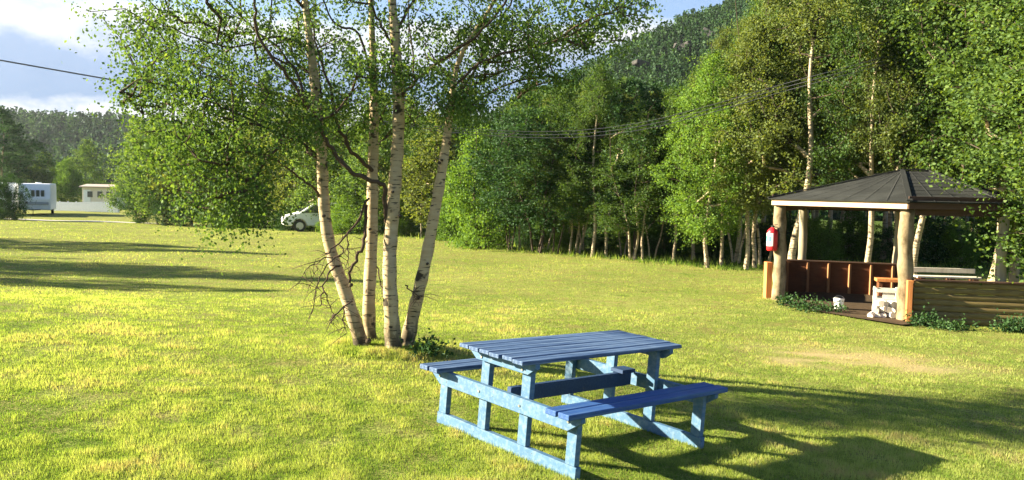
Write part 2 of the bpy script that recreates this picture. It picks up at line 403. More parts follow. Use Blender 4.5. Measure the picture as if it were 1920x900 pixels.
# ------------------------------------------------------------------ grass blades
def blades(n, ymin, ymax, hmin, hmax, wd, seed, umin=-60, umax=1980, mask=None, lean=0.6, vshift=0.0):
    r = np.random.default_rng(seed)
    q = r.random(n); y = 1 / (1 / ymax + q * (1 / ymin - 1 / ymax)) if ymin < 20 else ymin + q * (ymax - ymin)
    u = umin + r.random(n) * (umax - umin); x = (u - 960) / F * y * 1.02
    if mask is not None:
        k = mask(x, y, u, r); x, y, u = x[k], y[k], u[k]; n = len(x)
    kp = r.random(n) < np.clip(0.95 + 1.5 * fbm(x, y, 3.2, 77, 4), 0.12, 1) * (1 - 0.6 * dryness(x, y)); x, y, u = x[kp], y[kp], u[kp]; n = len(x)
    p1 = fbm(x, y, 0.9, 3) * 1.6; p2 = fbm(x, y, 5.0, 9, 3) * 1.5
    h = (hmin + (hmax - hmin) * r.random(n) ** 1.5) * np.clip(1 + 0.35 * p1 + 0.5 * p2, 0.25, 2) * (1 - 0.6 * dryness(x, y))
    var = np.clip(0.56 + 0.28 * p1 + 0.34 * p2 + r.normal(0, 0.11, n) - 0.06 * sstep(10, 25, y) + 0.35 * dryness(x, y) + vshift, 0, 1)
    z = hz(x, y) - 0.004
    an = r.random(n) * 2 * math.pi; ln = r.random(n) * lean * h; la = r.random(n) * 2 * math.pi
    wd = wd if wd > 0 else -wd * y
    wx = np.cos(an) * wd / 2; wy = np.sin(an) * wd / 2
    A = np.stack([x - wx, y - wy, z], 1); B = np.stack([x + wx, y + wy, z], 1)
    Cc = np.stack([x + np.cos(la) * ln, y + np.sin(la) * ln, z + h], 1)
    V = np.stack([A, B, Cc], 1).reshape(-1, 3)
    return V, var
V1, c1 = blades(900000, 4.0, 19.9, 0.012, 0.036, -0.0009, 1, mask=lambda x, y, u, r: (y < np.interp(u, [e[0] for e in EDGE], [p[1] for p in EP]) + 1))
V2, c2 = blades(260000, 20.0, 60.0, 0.02, 0.045, -0.0008, 2, mask=lambda x, y, u, r: (y < np.interp(u, [e[0] for e in EDGE], [p[1] for p in EP]) + 1) & (r.random(len(y)) < (20 / y) ** 1.2))
V = np.concatenate([V1, V2]); cv = np.concatenate([c1, c2])
tag(link('lawn_grass', npmesh('lawn_grass', V, np.arange(len(V)).reshape(-1, 3), cv), M['blades']),
    'short yellow green lawn with paler worn patches, across the whole clearing', 'grass', kind='stuff')
def edge_mask(x, y, u, r):
    ye = np.interp(u, [e[0] for e in EDGE], [p[1] for p in EP]); d = y - ye
    return (d > -0.5 + 0.3 * np.sin(u * 0.05)) & (d < 3.0) & (u > 330)
V3, c3 = blades(90000, 15.0, 60.0, 0.05, 0.22, 0.03, 3, mask=edge_mask, vshift=-0.2)
def clump_mask(x, y, u, r):
    b = gp(715, 652)
    return ((x - b[0] - 0.05) ** 2 / 0.5 + (y - b[1]) ** 2 / 0.25 < r.random(len(x)) ** 1.0)
V4, c4 = blades(150000, 8.0, 10.6, 0.015, 0.06, 0.009, 4, 600, 860, mask=clump_mask, vshift=0.03)
V = np.concatenate([V3, V4]); cv = np.concatenate([c3, c4])
tag(link('tall_grass', npmesh('tall_grass', V, np.arange(len(V)).reshape(-1, 3), cv), M['blades']),
    'longer unmown grass along the edge of the wood and round the birch foot', 'grass', kind='stuff')

# ------------------------------------------------------------------ trees
def leaf_quads(P, size, r, droop=0.3, asp=0.72, upbias=0.0):
    """rhombus leaves at points P"""
    n = len(P)
    d = r.normal(0, 1, (n, 3)); d[:, 2] -= droop * 1.5; d /= np.linalg.norm(d, axis=1)[:, None]
    q = r.normal(0, 1, (n, 3)); q[:, 2] *= 0.6
    s = np.cross(d, q); s /= np.linalg.norm(s, axis=1)[:, None] + 1e-9
    L = (size * (0.65 + 0.6 * r.random(n)))[:, None]
    a = P; b = P + d * L * 0.5 + s * L * asp * 0.5; c = P + d * L; e = P + d * L * 0.5 - s * L * asp * 0.5
    return np.stack([a, b, c, e], 1).reshape(-1, 3)
def grow(nodes, parent, anchors, r, step=0.35, up=0.25):
    """joins every anchor to the nearest lower node of the skeleton; returns nodes, parents, tip index"""
    nodes = [np.array(p, float) for p in nodes]; parent = list(parent)
    N0 = np.array(nodes)
    dist = np.array([np.min(np.linalg.norm(N0 - a_, axis=1)) for a_ in anchors])
    tips = []
    arr = np.zeros((len(nodes) + len(anchors) * 8, 3)); arr[:len(nodes)] = N0; cnt = len(nodes)
    for k in np.argsort(dist):
        a_ = anchors[k]; D = arr[:cnt] - a_
        d = np.linalg.norm(D, axis=1) + np.maximum(0, D[:, 2] + 0.1) * 1.4
        i = int(np.argmin(d)); s0 = arr[i].copy(); L = np.linalg.norm(a_ - s0)
        m = int(min(6, max(1, round(L / step)))); prev = i
        bow = np.array([0, 0, up * L * 0.35]) + r.normal(0, 0.06 * L, 3)
        for j in range(1, m + 1):
            t = j / m; p = s0 * (1 - t) + a_ * t + bow * 4 * t * (1 - t) * 0.5
            arr[cnt] = p; parent.append(prev); prev = cnt; cnt += 1
        tips.append(prev)
    return arr[:cnt], np.array(parent), np.array(tips)
def pipe(parent, tips, n0, rt, expo=0.5, rmax=9):
    n = len(parent); c = np.zeros(n); c[tips] = 1
    for i in range(n - 1, -1, -1):
        if parent[i] >= 0: c[parent[i]] += max(c[i], 0.0)
    return np.minimum(rt * np.maximum(c, 1) ** expo, rmax)
def edge_tubes(nodes, parent, rad, start, sides=5):
    i = np.arange(start, len(nodes)); i = i[parent[i] >= 0]; p = parent[i]
    A = nodes[p]; B = nodes[i]; ra = np.minimum(rad[p], rad[i] * 1.35); rb = rad[i]
    T = B - A; L = np.linalg.norm(T, axis=1)[:, None] + 1e-9; T = T / L
    ref = np.where(np.abs(T[:, 2:3]) > 0.9, np.array([[1.0, 0, 0]]), np.array([[0, 0, 1.0]]))
    S = np.cross(T, ref); S /= np.linalg.norm(S, axis=1)[:, None]; U = np.cross(S, T)
    an = np.arange(sides) * 2 * math.pi / sides; ca, sa = np.cos(an), np.sin(an)
    ring = S[:, None, :] * ca[None, :, None] + U[:, None, :] * sa[None, :, None]
    Va = A[:, None, :] - T[:, None, :] * 0.3 * ra[:, None, None] + ring * ra[:, None, None]; Vb = B[:, None, :] + ring * rb[:, None, None]
    V = np.concatenate([Va, Vb], 1).reshape(-1, 3); m = len(i); base = (np.arange(m) * 2 * sides)[:, None]
    k = np.arange(sides)
    Fq_ = np.stack([base + k, base + (k + 1) % sides, base + sides + (k + 1) % sides, base + sides + k], -1).reshape(-1, 4)
    return V, Fq_
def spray(nodes, tips, parent, r, per, spread, hang, size, droop=0.4):
    """leaves strung on short hanging twigs at every tip"""
    P = nodes[tips]; n = len(P); K = 5
    T = []; var = []
    for _ in range(K):
        off = r.normal(0, spread, (n, 3)); off[:, 2] = off[:, 2] * 0.6 - np.abs(r.normal(0, hang, n))
        m = max(1, per // K)
        t = r.random((n, m, 1)); base = P[:, None, :] + off[:, None, :] * t + r.normal(0, spread * 0.22, (n, m, 3))
        T.append(base.reshape(-1, 3)); var.append(np.repeat(np.clip(0.5 + r.normal(0, 0.14, n), 0, 1), m))
    T = np.concatenate(T); var = np.concatenate(var) + r.normal(0, 0.13, len(T))
    return leaf_quads(T, size, r, droop), np.clip(var, 0, 1)

def ellipsoid_pts(n, c, rad, r, shell=0.35):
    d = r.normal(0, 1, (n, 3)); d /= np.linalg.norm(d, axis=1)[:, None]
    q = (shell + (1 - shell) * r.random(n)) ** 0.7
    return np.array(c) + d * q[:, None] * np.array(rad)

def make_variant(seed, H=8.0, stems=1, crown_lo=0.25, width=1.7, n_anchor=230, per=70, leaf=0.085, shape='birch', bark='bark_far', lm='leaf_wood', rt=0.006, fork=0.3, gap=0.0):
    r = np.random.default_rng(seed)
    nodes = []; par = []
    for s in range(stems):
        az = r.random() * 6.28; lean = (0.02 + 0.05 * r.random()) if stems == 1 else (0.08 + 0.12 * r.random())
        bx = 0.0 if stems == 1 else 0.12 * math.cos(az); by = 0.0 if stems == 1 else 0.12 * math.sin(az)
        prev = -1; wob = r.normal(0, 0.05, 2); ph = r.random(2) * 6
        top = H * (0.95 if stems == 1 else 0.75 + 0.2 * r.random())
        for k in range(17):
            z = top * k / 16
            p = (bx + math.cos(az) * lean * z + 0.10 * math.sin(z * 0.9 + ph[0]) * min(1, z), by + math.sin(az) * lean * z + 0.10 * math.sin(z * 1.1 + ph[1]) * min(1, z), z - 0.15 if k == 0 else z)
            nodes.append(p); par.append(prev); prev = len(nodes) - 1
    n0 = len(nodes)
    t = r.random(n_anchor * 3); z = H * (crown_lo + (1.0 - crown_lo) * t)
    if shape == 'birch': prof = np.sin(np.clip((t * 0.92 + 0.10), 0, 1) * math.pi) ** 0.65 * (1.08 - 0.45 * t)
    elif shape == 'cone': prof = (1.02 - t) ** 0.8
    elif shape == 'bush': prof = np.sqrt(np.clip(1 - (t * 1.0) ** 2.4, 0, 1)) * (0.78 + 0.22 * np.minimum(1, t * 4))
    else: prof = np.sqrt(np.clip(1 - (2 * t - 1) ** 2, 0, 1))
    # uneven outline: lobes by direction and height
    an = r.random(len(t)) * 2 * math.pi
    lob = 1 + 0.28 * np.sin(an * 2 + z * 1.1 + seed) + 0.20 * np.sin(an * 3 - z * 1.9 + seed * 2.0)
    rr = width * prof * lob * np.sqrt(0.12 + 0.88 * r.random(len(t)))
    keep = r.random(len(t)) < 0.25 + 0.75 * (prof / prof.max())
    ax = np.interp(z, [0, H], [0, 1]); N0 = np.array(nodes[:17])
    cx_ = np.interp(z, N0[:, 2], N0[:, 0]) if stems == 1 else 0; cy_ = np.interp(z, N0[:, 2], N0[:, 1]) if stems == 1 else 0
    A = np.stack([cx_ + rr * np.cos(an), cy_ + rr * np.sin(an), z], 1)[keep][:n_anchor]
    if gap: A = A[~((np.abs(A[:, 0]) < gap) & (A[:, 1] < 0.25) & (A[:, 2] < H * 0.72))]
    # holes: drop anchors round a few random centres so that gaps show
    for _ in range(5):
        c = A[r.integers(len(A))]; A = A[np.linalg.norm(A - c, axis=1) > 0.28 * width]
    nd, pr, tips = grow(nodes, par, A, r, 0.5, 0.25)
    rad = pipe(pr, tips, n0, rt, 0.52)
    for s in range(stems):
        for k in range(17):
            i = s * 17 + k; rad[i] = max(rad[i] * 0.0 + (0.016 * H / 1.6) * (1 - k / 17.5) ** 0.8 * (1 if stems == 1 else 0.6), 0.012) * 0.95 * (1.25 if k == 0 else 1)
    V, Fq_ = edge_tubes(nd, pr, rad, 0, 6)
    tm = npmesh('trunk', V, Fq_, smooth=True); tm.materials.append(M[bark]); tm.materials.append(M['bark_dark'])
    ii = np.arange(len(nd)); ii = ii[pr[ii] >= 0]; mi = np.repeat((rad[ii] < 0.03).astype(np.int32), 6)
    if len(mi) == len(tm.polygons): tm.polygons.foreach_set('material_index', mi)
    LV, var = spray(nd, tips, pr, r, per, 0.30, 0.28, leaf)
    # light patches and dark patches of foliage by clump
    cm = npmesh('crown', LV, np.arange(len(LV)).reshape(-1, 4), var); cm.materials.append(M[lm])
    return dict(trunk=tm, crown=cm, H=H)

VAR = {
 'birch1': make_variant(11, 9.0, 1, 0.24, 1.75, 460, 110, 0.062, lm='leaf_olive'),
 'birch2': make_variant(12, 9.0, 1, 0.30, 1.55, 420, 110, 0.062, lm='leaf_wood'),
 'birch3': make_variant(13, 8.0, 2, 0.22, 1.95, 420, 105, 0.066, lm='leaf_wood'),
 'birch4': make_variant(14, 8.0, 1, 0.18, 1.9, 400, 100, 0.068, lm='leaf_bright'),
 'slim1': make_variant(31, 8.0, 1, 0.45, 1.2, 240, 90, 0.07, lm='leaf_wood', rt=0.005),
 'slim2': make_variant(32, 8.0, 2, 0.42, 1.3, 260, 90, 0.07, lm='leaf_olive', rt=0.005),
 'tall1': make_variant(41, 9.0, 1, 0.26, 1.8, 460, 100, 0.062, lm='leaf_olive', gap=0.55),
 'tall2': make_variant(42, 9.0, 1, 0.26, 1.7, 460, 100, 0.062, lm='leaf_wood', gap=0.55),
 'far1': make_variant(51, 8.0, 1, 0.12, 2.0, 380, 42, 0.125, lm='leaf_olive'),
 'far2': make_variant(52, 8.0, 2, 0.10, 2.1, 380, 42, 0.125, lm='leaf_birch'),
 'far3': make_variant(53, 7.0, 3, 0.03, 2.2, 380, 42, 0.13, 'round', 'bark_dark', 'leaf_dark'),
 'dark1': make_variant(15, 7.0, 3, 0.20, 1.9, 280, 85, 0.09, 'round', 'bark_dark', 'leaf_dark'),
 'dark2': make_variant(16, 7.0, 2, 0.26, 1.7, 340, 95, 0.07, 'birch', 'bark_dark', 'leaf_wood'),
 'bush1': make_variant(17, 4.0, 4, 0.02, 1.35, 300, 80, 0.075, 'bush', 'bark_dark', 'leaf_bright'),
 'bush2': make_variant(18, 3.0, 4, 0.03, 1.5, 260, 80, 0.08, 'bush', 'bark_dark', 'leaf_dark'),
 'pine1': make_variant(19, 9.0, 1, 0.10, 1.3, 280, 90, 0.09, 'cone', 'bark_dark', 'needle'),
}
used = {}
def tree(kind, loc, H, rz, name, label, cat, group=None, wide=1.0, lm=None):
    v = VAR[kind]; s = H / v['H']
    root = empty(name, loc, rz, label, cat, group); root.scale = (s * wide, s * wide, s)
    for part in ('trunk', 'crown'):
        o = bpy.data.objects.new(part, v[part]); COL.objects.link(o); o.parent = root
        if part == 'crown' and lm:
            o.material_slots[0].link = 'OBJECT'; o.material_slots[0].material = M[lm]
    return root
def ztop(u, v, Y): return at(u, v, Y)[2]

# front row of the wood and other trees one can tell apart: (u base, v base, v top, kind, width factor, name, label, category, leaf material)
FRONT = [
 (905, 466, 238, 'bush1', 0.95, 'willow_bush', 'bright green full willow bush at the lawn edge, right of the birch clump', 'bush', 'leaf_bright'),
 (848, 452, 330, 'bush1', 0.9, 'willow_bush', 'low bright green bush behind the rightmost white stem of the birch clump', 'bush', None),
 (955, 470, 205, 'dark1', 0.9, 'alder_tree', 'dark green tree close behind the tall willow bush', 'tree', None),
 (1040, 476, 165, 'dark2', 1.0, 'alder_tree', 'dark tree with several black stems, first to the right of the willow bush', 'tree', None),
 (1110, 482, 110, 'tall2', 1.0, 'birch_tree', 'birch with yellowish green top standing above the dark stems in the middle of the wood', 'tree', None),
 (1185, 484, 150, 'dark1', 1.0, 'alder_tree', 'dark leafy tree with a thick clump of black stems beside the bright leaning tree', 'tree', None),
 (1326, 502, 108, 'birch4', 1.15, 'rowan_tree', 'bright sunlit green tree on a forked trunk at the wood edge, below the rocky hill', 'tree', 'leaf_bright'),
 (1398, 506, 20, 'birch1', 1.0, 'birch_tree', 'tall olive green birch between the bright forked tree and the shelter', 'tree', None),
 (1484, 500, -110, 'tall1', 1.25, 'birch_tree', 'tall pale trunked birch rising behind the left end of the shelter roof', 'tree', None),
 (1622, 500, -140, 'tall2', 0.95, 'birch_tree', 'tall birch with a crooked pale trunk behind the middle of the shelter roof', 'tree', None),
 (1712, 500, -160, 'tall1', 0.95, 'birch_tree', 'tall birch whose straight white trunk comes out of the top of the shelter roof', 'tree', None),
 (1858, 505, -190, 'birch2', 1.35, 'birch_tree', 'tall birch with dense dark leaves beside the right end of the shelter', 'tree', None),
 (2035, 610, -120, 'birch4', 1.35, 'birch_tree', 'leafy birch at the right border whose boughs hang over the right end of the roof', 'tree', 'leaf_wood'),
 (1930, 520, -260, 'birch3', 1.3, 'birch_tree', 'twin stemmed birch cut by the right border of the picture', 'tree', None),
]
i = 0
for (u, vb, vt, kind, wd, nm, lab, cat, lm) in FRONT:
    p = gp(u, vb) if not (1450 < u) else gc(u, {1484: 22.5, 1622: 21.6, 1712: 20.9, 1858: 20.5, 1930: 19.0, 2035: 14.0}[u])
    tree(kind, p, ztop(u, vt, p[1]) - p[2], (0.9 * i + 0.4) if 'tall' not in kind else 0.15 * (i % 3 - 1), nm, lab, cat, None, wd, lm); i += 1
# leaning birches that stand behind the shelter opening, thin stems
# middle and deep rows of the wood
SKYL = [(330, 250), (420, 190), (520, 170), (600, 175), (700, 175), (800, 180), (880, 200), (960, 185), (1040, 160), (1120, 125), (1200, 165), (1260, 160), (1300, 140), (1340, 70), (1390, 5), (1450, -60), (1600, -120), (1920, -200), (2100, -200)]
def skyl(u): return float(np.interp(u, [s[0] for s in SKYL], [s[1] for s in SKYL]))
r2 = np.random.default_rng(5)
rows = [(1.5, 95, 0), (5.0, 95, 40), (9.5, 105, 15), (15.0, 110, 55), (22.0, 125, 20)]
deep = 0; SEEN = set()
NEAR = [(-60, 'left of the drooping birch boughs'), (380, 'behind the lowest drooping boughs'), (450, 'behind the middle drooping boughs'), (520, 'left of the white car'), (590, 'behind the leftmost white stem'), (650, 'between the first two white stems'), (715, 'behind the middle white stems'), (780, 'between the two right hand stems'),
 (850, 'left of the tall willow bush'), (930, 'just right of the tall willow bush'), (985, 'a little right of the willow bush'), (1040, 'in the darkest part of the wood'), (1100, 'under the yellowish birch top'), (1160, 'by the clump of black stems'), (1215, 'left of the bright forked tree'), (1270, 'just left of the bright forked tree'), (1330, 'behind the bright forked tree'), (1385, 'right of the bright forked tree'),
 (1430, 'left of the fire extinguisher post'), (1480, 'above the left end of the shelter roof'), (1540, 'seen through the shelter opening'), (1600, 'over the left roof slope'), (1660, 'just left of the roof peak'), (1715, 'just right of the roof peak'), (1770, 'over the right roof slope'), (1830, 'over the right end of the roof'), (1890, 'at the right border'), (1960, 'cut by the right border')]
def near(u): return [t for a_, t in NEAR if a_ <= u][-1]
ROWN = {1.5: 'front row', 5.0: 'second row', 9.5: 'third row', 15.0: 'fourth row', 22.0: 'back row'}
KINDN = {'birch1': 'olive birch', 'birch2': 'green birch', 'birch3': 'twin stemmed birch', 'birch4': 'light green birch', 'dark1': 'dark alder', 'dark2': 'dull green alder', 'pine1': 'dark pine', 'far1': 'olive birch', 'far2': 'light green birch'}
for off, du, u0 in rows:
    u = 350 + u0
    while u < 2080:
        ye = edge_y(min(max(u, 340), 1900)) + off
        uu = u + r2.normal(0, 14)
        skip = (off < 2 and (uu > 1430 or 860 < uu < 960 or 1290 < uu < 1360))
        if not skip:
            yy = ye + r2.normal(0, 0.8); p = gc(uu, yy)
            vt = skyl(uu) + r2.normal(6, 16) + (25 if off < 2 else 0)
            Hh = max(3.0, ztop(uu, vt, yy) - p[2])
            if uu < 860: kind = ['far1', 'far2', 'far1', 'far2', 'dark2'][int(r2.integers(5))]; g = 'sunlit birches at the back of the lawn behind the birch clump'; lab = 'light green birch at the back of the lawn, seen behind the white birch stems'
            elif uu < 1340: kind = ['dark1', 'dark2', 'birch2', 'birch3', 'pine1'][int(r2.integers(5))]; g = 'dark trees in the depth of the wood'; lab = 'dark tree deep in the wood between the willow bush and the shelter'
            else: kind = ['birch1', 'birch2', 'birch3', 'birch2', 'dark2'][int(r2.integers(5))]; g = 'tall birches behind the shelter'; lab = 'tall birch among the crowded trees behind the shelter'
            lab = KINDN[kind] + ' in the ' + ROWN[off] + ' ' + near(uu)
            while lab in SEEN: lab = lab.replace('row ', 'row further right ', 1)
            SEEN.add(lab)
            rt_ = tree(kind, p, Hh, r2.random() * 6.28, 'birch_tree' if 'birch' in kind or 'far' in kind else ('pine_tree' if 'pine' in kind else 'alder_tree'), lab, 'tree', g, min(1.5, max(0.8, 6.5 / Hh + 0.25)) * (0.9 + 0.25 * r2.random()))
            deep += 1
        u += du * (0.85 + 0.3 * r2.random())
SLIM = [(975, 1.2), (1022, 2.2), (1068, 0.8), (1092, 3.0), (1136, 1.0), (1168, 2.5), (1205, 0.6), (1222, 2.0), (1262, 1.4), (1300, 2.6), (1352, 1.0), (1380, 2.2), (1416, 0.7), (1432, 1.8), (1548, 2.4), (1592, 3.6), (1655, 2.0), (1748, 2.2), (1800, 1.2), (1822, 2.6), (1895, 2.0), (700, 1.0), (790, 1.5), (470, 1.0), (415, 0.8)]
SIDE = ['beside the willow bush', 'under the dark canopy', 'left of the forked tree', 'right of the forked tree', 'behind the shelter']
for k, (u, off) in enumerate(SLIM):
    yy = edge_y(u) + off + (2.5 if u > 1500 else 0); p = gc(u, yy); Hh = ztop(u, skyl(u) + 25 + r2.normal(0, 14), yy) - p[2]
    g_ = 'slim birches along the edge of the wood'
    lab = ('slim twin stemmed birch ' if k % 2 else 'slim straight birch ') + ('set back ' if off > 1.9 else '') + near(u)
    tree('slim2' if k % 2 else 'slim1', p, Hh, k * 2.1, 'birch_tree', lab, 'tree', g_, 0.9)
# undergrowth bushes along the wood
UB = [(640, 2.5, 0.9), (760, 2.0, 1.3), (560, 2.5, 1.4), (470, 2.0, 1.6), (1010, 4.5, 1.0), (1090, 6.5, 1.2), (1240, 3.5, 1.2), (1290, 6.0, 1.5), (1385, 3.0, 1.1), (1440, 4.0, 1.3), (1540, 3.0, 1.5), (1600, 5.0, 1.8), (1730, 3.0, 1.7), (1790, 2.2, 1.5), (1850, 4.0, 1.8), (1960, 2.0, 1.7), (1160, 9.0, 1.6), (960, 7.0, 1.5), (985, 3.6, 0.9), (1055, 3.2, 0.8), (1075, 8.0, 1.8), (1125, 4.4, 0.9), (1150, 5.8, 1.3), (1190, 3.4, 0.8), (1215, 7.5, 1.7), (1265, 4.2, 1.0), (1310, 8.0, 1.8), (1350, 4.0, 0.9), (1370, 6.5, 1.5), (1410, 5.2, 1.3), (1460, 6.5, 1.6), (1510, 5.0, 1.4), (1020, 9.0, 1.9)]
for k, (u, off, hh) in enumerate(UB):
    p = gc(u, edge_y(min(u, 1900)) + off); sz = 'knee high' if hh < 1 else ('waist high' if hh < 1.35 else 'tall')
    tree('bush1' if k % 3 else 'bush2', p, hh, k * 1.3, 'undergrowth_bush', (sz + ' bright green bush ' if k % 3 else sz + ' dark bush ') + near(u) + (', deep inside' if off > 4 else ''), 'bush', 'undergrowth bushes along the wood', 1.35)

# trees and bushes in the far left
FL = [
 (300, 411, 52.0, 212, 'far2', 1.3, 'birch_tree', 'broad light green tree behind the dark bushes at the left end of the wood', None),
 (262, 409, 60.0, 225, 'far2', 1.25, 'birch_tree', 'rounded light green tree right of the pale shed in the distance', None),
 (360, 412, 50.0, 200, 'far1', 1.2, 'birch_tree', 'light green birch half hidden by the drooping left boughs of the birch clump', None),
 (262, 409, 53.0, 325, 'far3', 1.25, 'alder_tree', 'dark green spreading tree partly covering the pale shed', 'leaf_dark'),
 (312, 411, 50.0, 345, 'far3', 1.25, 'alder_bush', 'dark bush at the left corner of the wood', None),
 (345, 412, 49.0, 368, 'far3', 1.3, 'alder_bush', 'dark bush on the lawn edge below the light green birch', None),
 (10, 405, 55.0, 325, 'bush2', 0.75, 'willow_bush', 'dark grey green bush in front of the caravans at the left border', None),
 (128, 392, 92.0, 300, 'bush1', 1.0, 'willow_bush', 'small bright yellow green tree between the caravan and the pale shed', 'leaf_bright'),
 (85, 392, 98.0, 285, 'far2', 1.5, 'birch_tree', 'light green birch rising behind the caravan', None),
 (165, 392, 105.0, 262, 'far2', 1.5, 'birch_tree', 'pale green birch behind the shed', None),
 (40, 392, 100.0, 262, 'far1', 1.6, 'birch_tree', 'grey green birch behind the gap between the two caravans', 'leaf_dark'),
 (5, 392, 95.0, 200, 'far1', 1.5, 'birch_tree', 'tall grey green birch at the left border behind the caravans', 'leaf_dark'),
]
for k, (u, vb, Y, vt, kind, wd, nm, lab, lm) in enumerate(FL):
    p = gc(u, Y); tree(kind, p, ztop(u, vt, Y) - p[2], k * 1.1, nm, lab, 'bush' if 'bush' in nm else 'tree', None, wd, lm)
# trees beyond the left border: they throw the long shadows on the lawn
for k, (x, y, hh, kind) in enumerate([(gp(5, 463)[0] - 9, gp(5, 463)[1] + .95, 7.2, 'birch2'), (gp(5, 505)[0] - 9, gp(5, 505)[1] + .95, 7.4, 'birch1'), (gp(5, 528)[0] - 8, gp(5, 528)[1] + .85, 5.6, 'slim2'), (gp(5, 455)[0] - 14, gp(5, 455)[1] + 1.5, 8.5, 'birch3'), (gp(5, 495)[0] - 12, gp(5, 495)[1] + 1.3, 6.8, 'dark1')]):
    tree(kind, (x, y, float(hz(x, y))), hh, k * 2.0, 'birch_tree', ['birch', 'tallest birch', 'short twin stemmed birch', 'far twin stemmed birch', 'dark alder'][k] + ' beyond the left border, its long shadow crossing the lawn', 'tree', 'birches beyond the left border')

# ------------------------------------------------------------------ hills and their forest
def hill(name, cx, cyy, prof_u, Y, back, seed):
    """ridge through picture columns prof_u = [(u, v)] at depth Y, falling to the ground towards the camera"""
    r = np.random.default_rng(seed); us = np.linspace(prof_u[0][0], prof_u[-1][0], 60); m = 26
    V = []
    for u in us:
        v = np.interp(u, [p[0] for p in prof_u], [p[1] for p in prof_u]); top = at(u, v, Y)
        for k in range(m):
            t = k / (m - 1); yy = Y * (1 - back) + (Y * back * 1.5) * t; s = t / 0.667
            x = top[0] * yy / Y; zf = sstep(0, 1, s) if s < 1 else 1 - 0.25 * (s - 1)
            z = -3 + (top[2] + 3) * zf + 0.03 * top[2] * math.sin(u * 0.06 + k * 0.9) * min(s, 1) * (1 - min(s, 1)) * 4
            V.append((x, yy, z))
    V = np.array(V); idx_ = np.arange(60 * m).reshape(60, m)
    Fh = np.stack([idx_[:-1, :-1], idx_[1:, :-1], idx_[1:, 1:], idx_[:-1, 1:]], -1).reshape(-1, 4)
    return V, Fh
def conifer_cloud(V, n, m, hmin, hmax, r, leaf, kind_mix=0.3):
    """many small trees standing on the hill mesh, as one mesh of leaf clumps"""
    cell = V.reshape(60, m, 3); P = []
    i = r.integers(0, 59, n); j = np.minimum(m - 2, (r.random(n) * (m - 7)).astype(int) + 1); a_, b_ = r.random((2, n, 1))
    P = (cell[i, j] * (1 - a_) + cell[i + 1, j] * a_) * (1 - b_) + (cell[i, j + 1] * (1 - a_) + cell[i + 1, j + 1] * a_) * b_
    h = hmin + (hmax - hmin) * r.random(n) ** 1.3; con = r.random(n) > kind_mix
    K = 60
    t = r.random((n, K)); an = r.random((n, K)) * 6.28
    pr = np.where(con[:, None], (1.03 - t) * 0.17, np.sqrt(np.clip(1 - (2 * t - 1) ** 2, 0, 1)) * 0.24 + 0.02)
    rr = pr * h[:, None] * np.sqrt(r.random((n, K)))
    z = (0.04 + 0.96 * t) * h[:, None]
    Q = P[:, None, :] + np.stack([rr * np.cos(an), rr * np.sin(an), z], -1)
    var = np.repeat(np.where(con, 0.25, 0.8) + r.normal(0, 0.12, n), K) + r.normal(0, 0.08, n * K)
    LV = leaf_quads(Q.reshape(-1, 3), leaf, r, 0.5, 0.8)
    return LV, np.clip(var, 0, 1)
rh = np.random.default_rng(21)
VL, FLh = hill('hill_left', 0, 0, [(-500, 200), (-150, 228), (0, 243), (90, 247), (200, 250), (330, 268), (480, 300), (620, 335)], 330, 0.42, 3)
tag(link('hills', npmesh('hills', VL, FLh, smooth=True), M['leaf_dark']), kind='structure')
LV, vr = conifer_cloud(VL, 6500, 26, 4.5, 9.0, rh, 0.9, 0.35)
tag(link('hill_forest', npmesh('hill_forest', LV, np.arange(len(LV)).reshape(-1, 4), vr), M['needle']), 'hazy blue green forest covering the low ridge in the left distance', 'forest', kind='stuff')
VR, FRh = hill('hill_right', 0, 0, [(760, 330), (900, 250), (1040, 190), (1130, 140), (1200, 104), (1240, 84), (1280, 70), (1320, 58), (1350, 44), (1380, 26), (1420, 0), (1500, -50), (1700, -150), (2000, -230), (2300, -240)], 240, 0.72, 4)
tag(link('hills', npmesh('hills', VR, FRh, smooth=True), M['leaf_dark']), kind='structure')
LV, vr = conifer_cloud(VR, 13000, 26, 2.2, 5.0, rh, 0.5, 0.2)
tag(link('hill_forest', npmesh('hill_forest', LV, np.arange(len(LV)).reshape(-1, 4), vr), M['leaf_dark']), 'dark forest on the steep hillside rising behind the wood', 'forest', kind='stuff')
# rock band on the hillside
rock = empty('rock_outcrop', (0, 0, 0), 0, 'grey bare rock ledge near the top of the dark hillside', 'rock')
pv = (VR - CAM) @ MW; pu = 960 - F * pv[:, 0] / pv[:, 2]; pw_ = 450 + F * pv[:, 1] / pv[:, 2]
want = [(1215 + 5.2 * k + rh.normal(0, 3), 116 - 2.1 * k + rh.normal(0, 7)) for k in range(30)]
for (u, v) in want:
    i = int(np.argmin((pu - u) ** 2 + (pw_ - v) ** 2 + np.where(pv[:, 2] < -1, 0, 1e9))); c = at(u, v, VR[i, 1] - 4)
    Rm = Matrix.Rotation(rh.random() * 6, 3, 'Z') @ Matrix.Rotation(rh.normal(0, 0.3), 3, 'X')
    MB().box(c + np.array([0, 2.0, -0.5]), (2.0 + 2.5 * rh.random(), 6, 0.8 + 1.5 * rh.random()), np.array(Rm), 0.35).build('ledge', M['rock'], rock, bevel=0.12)

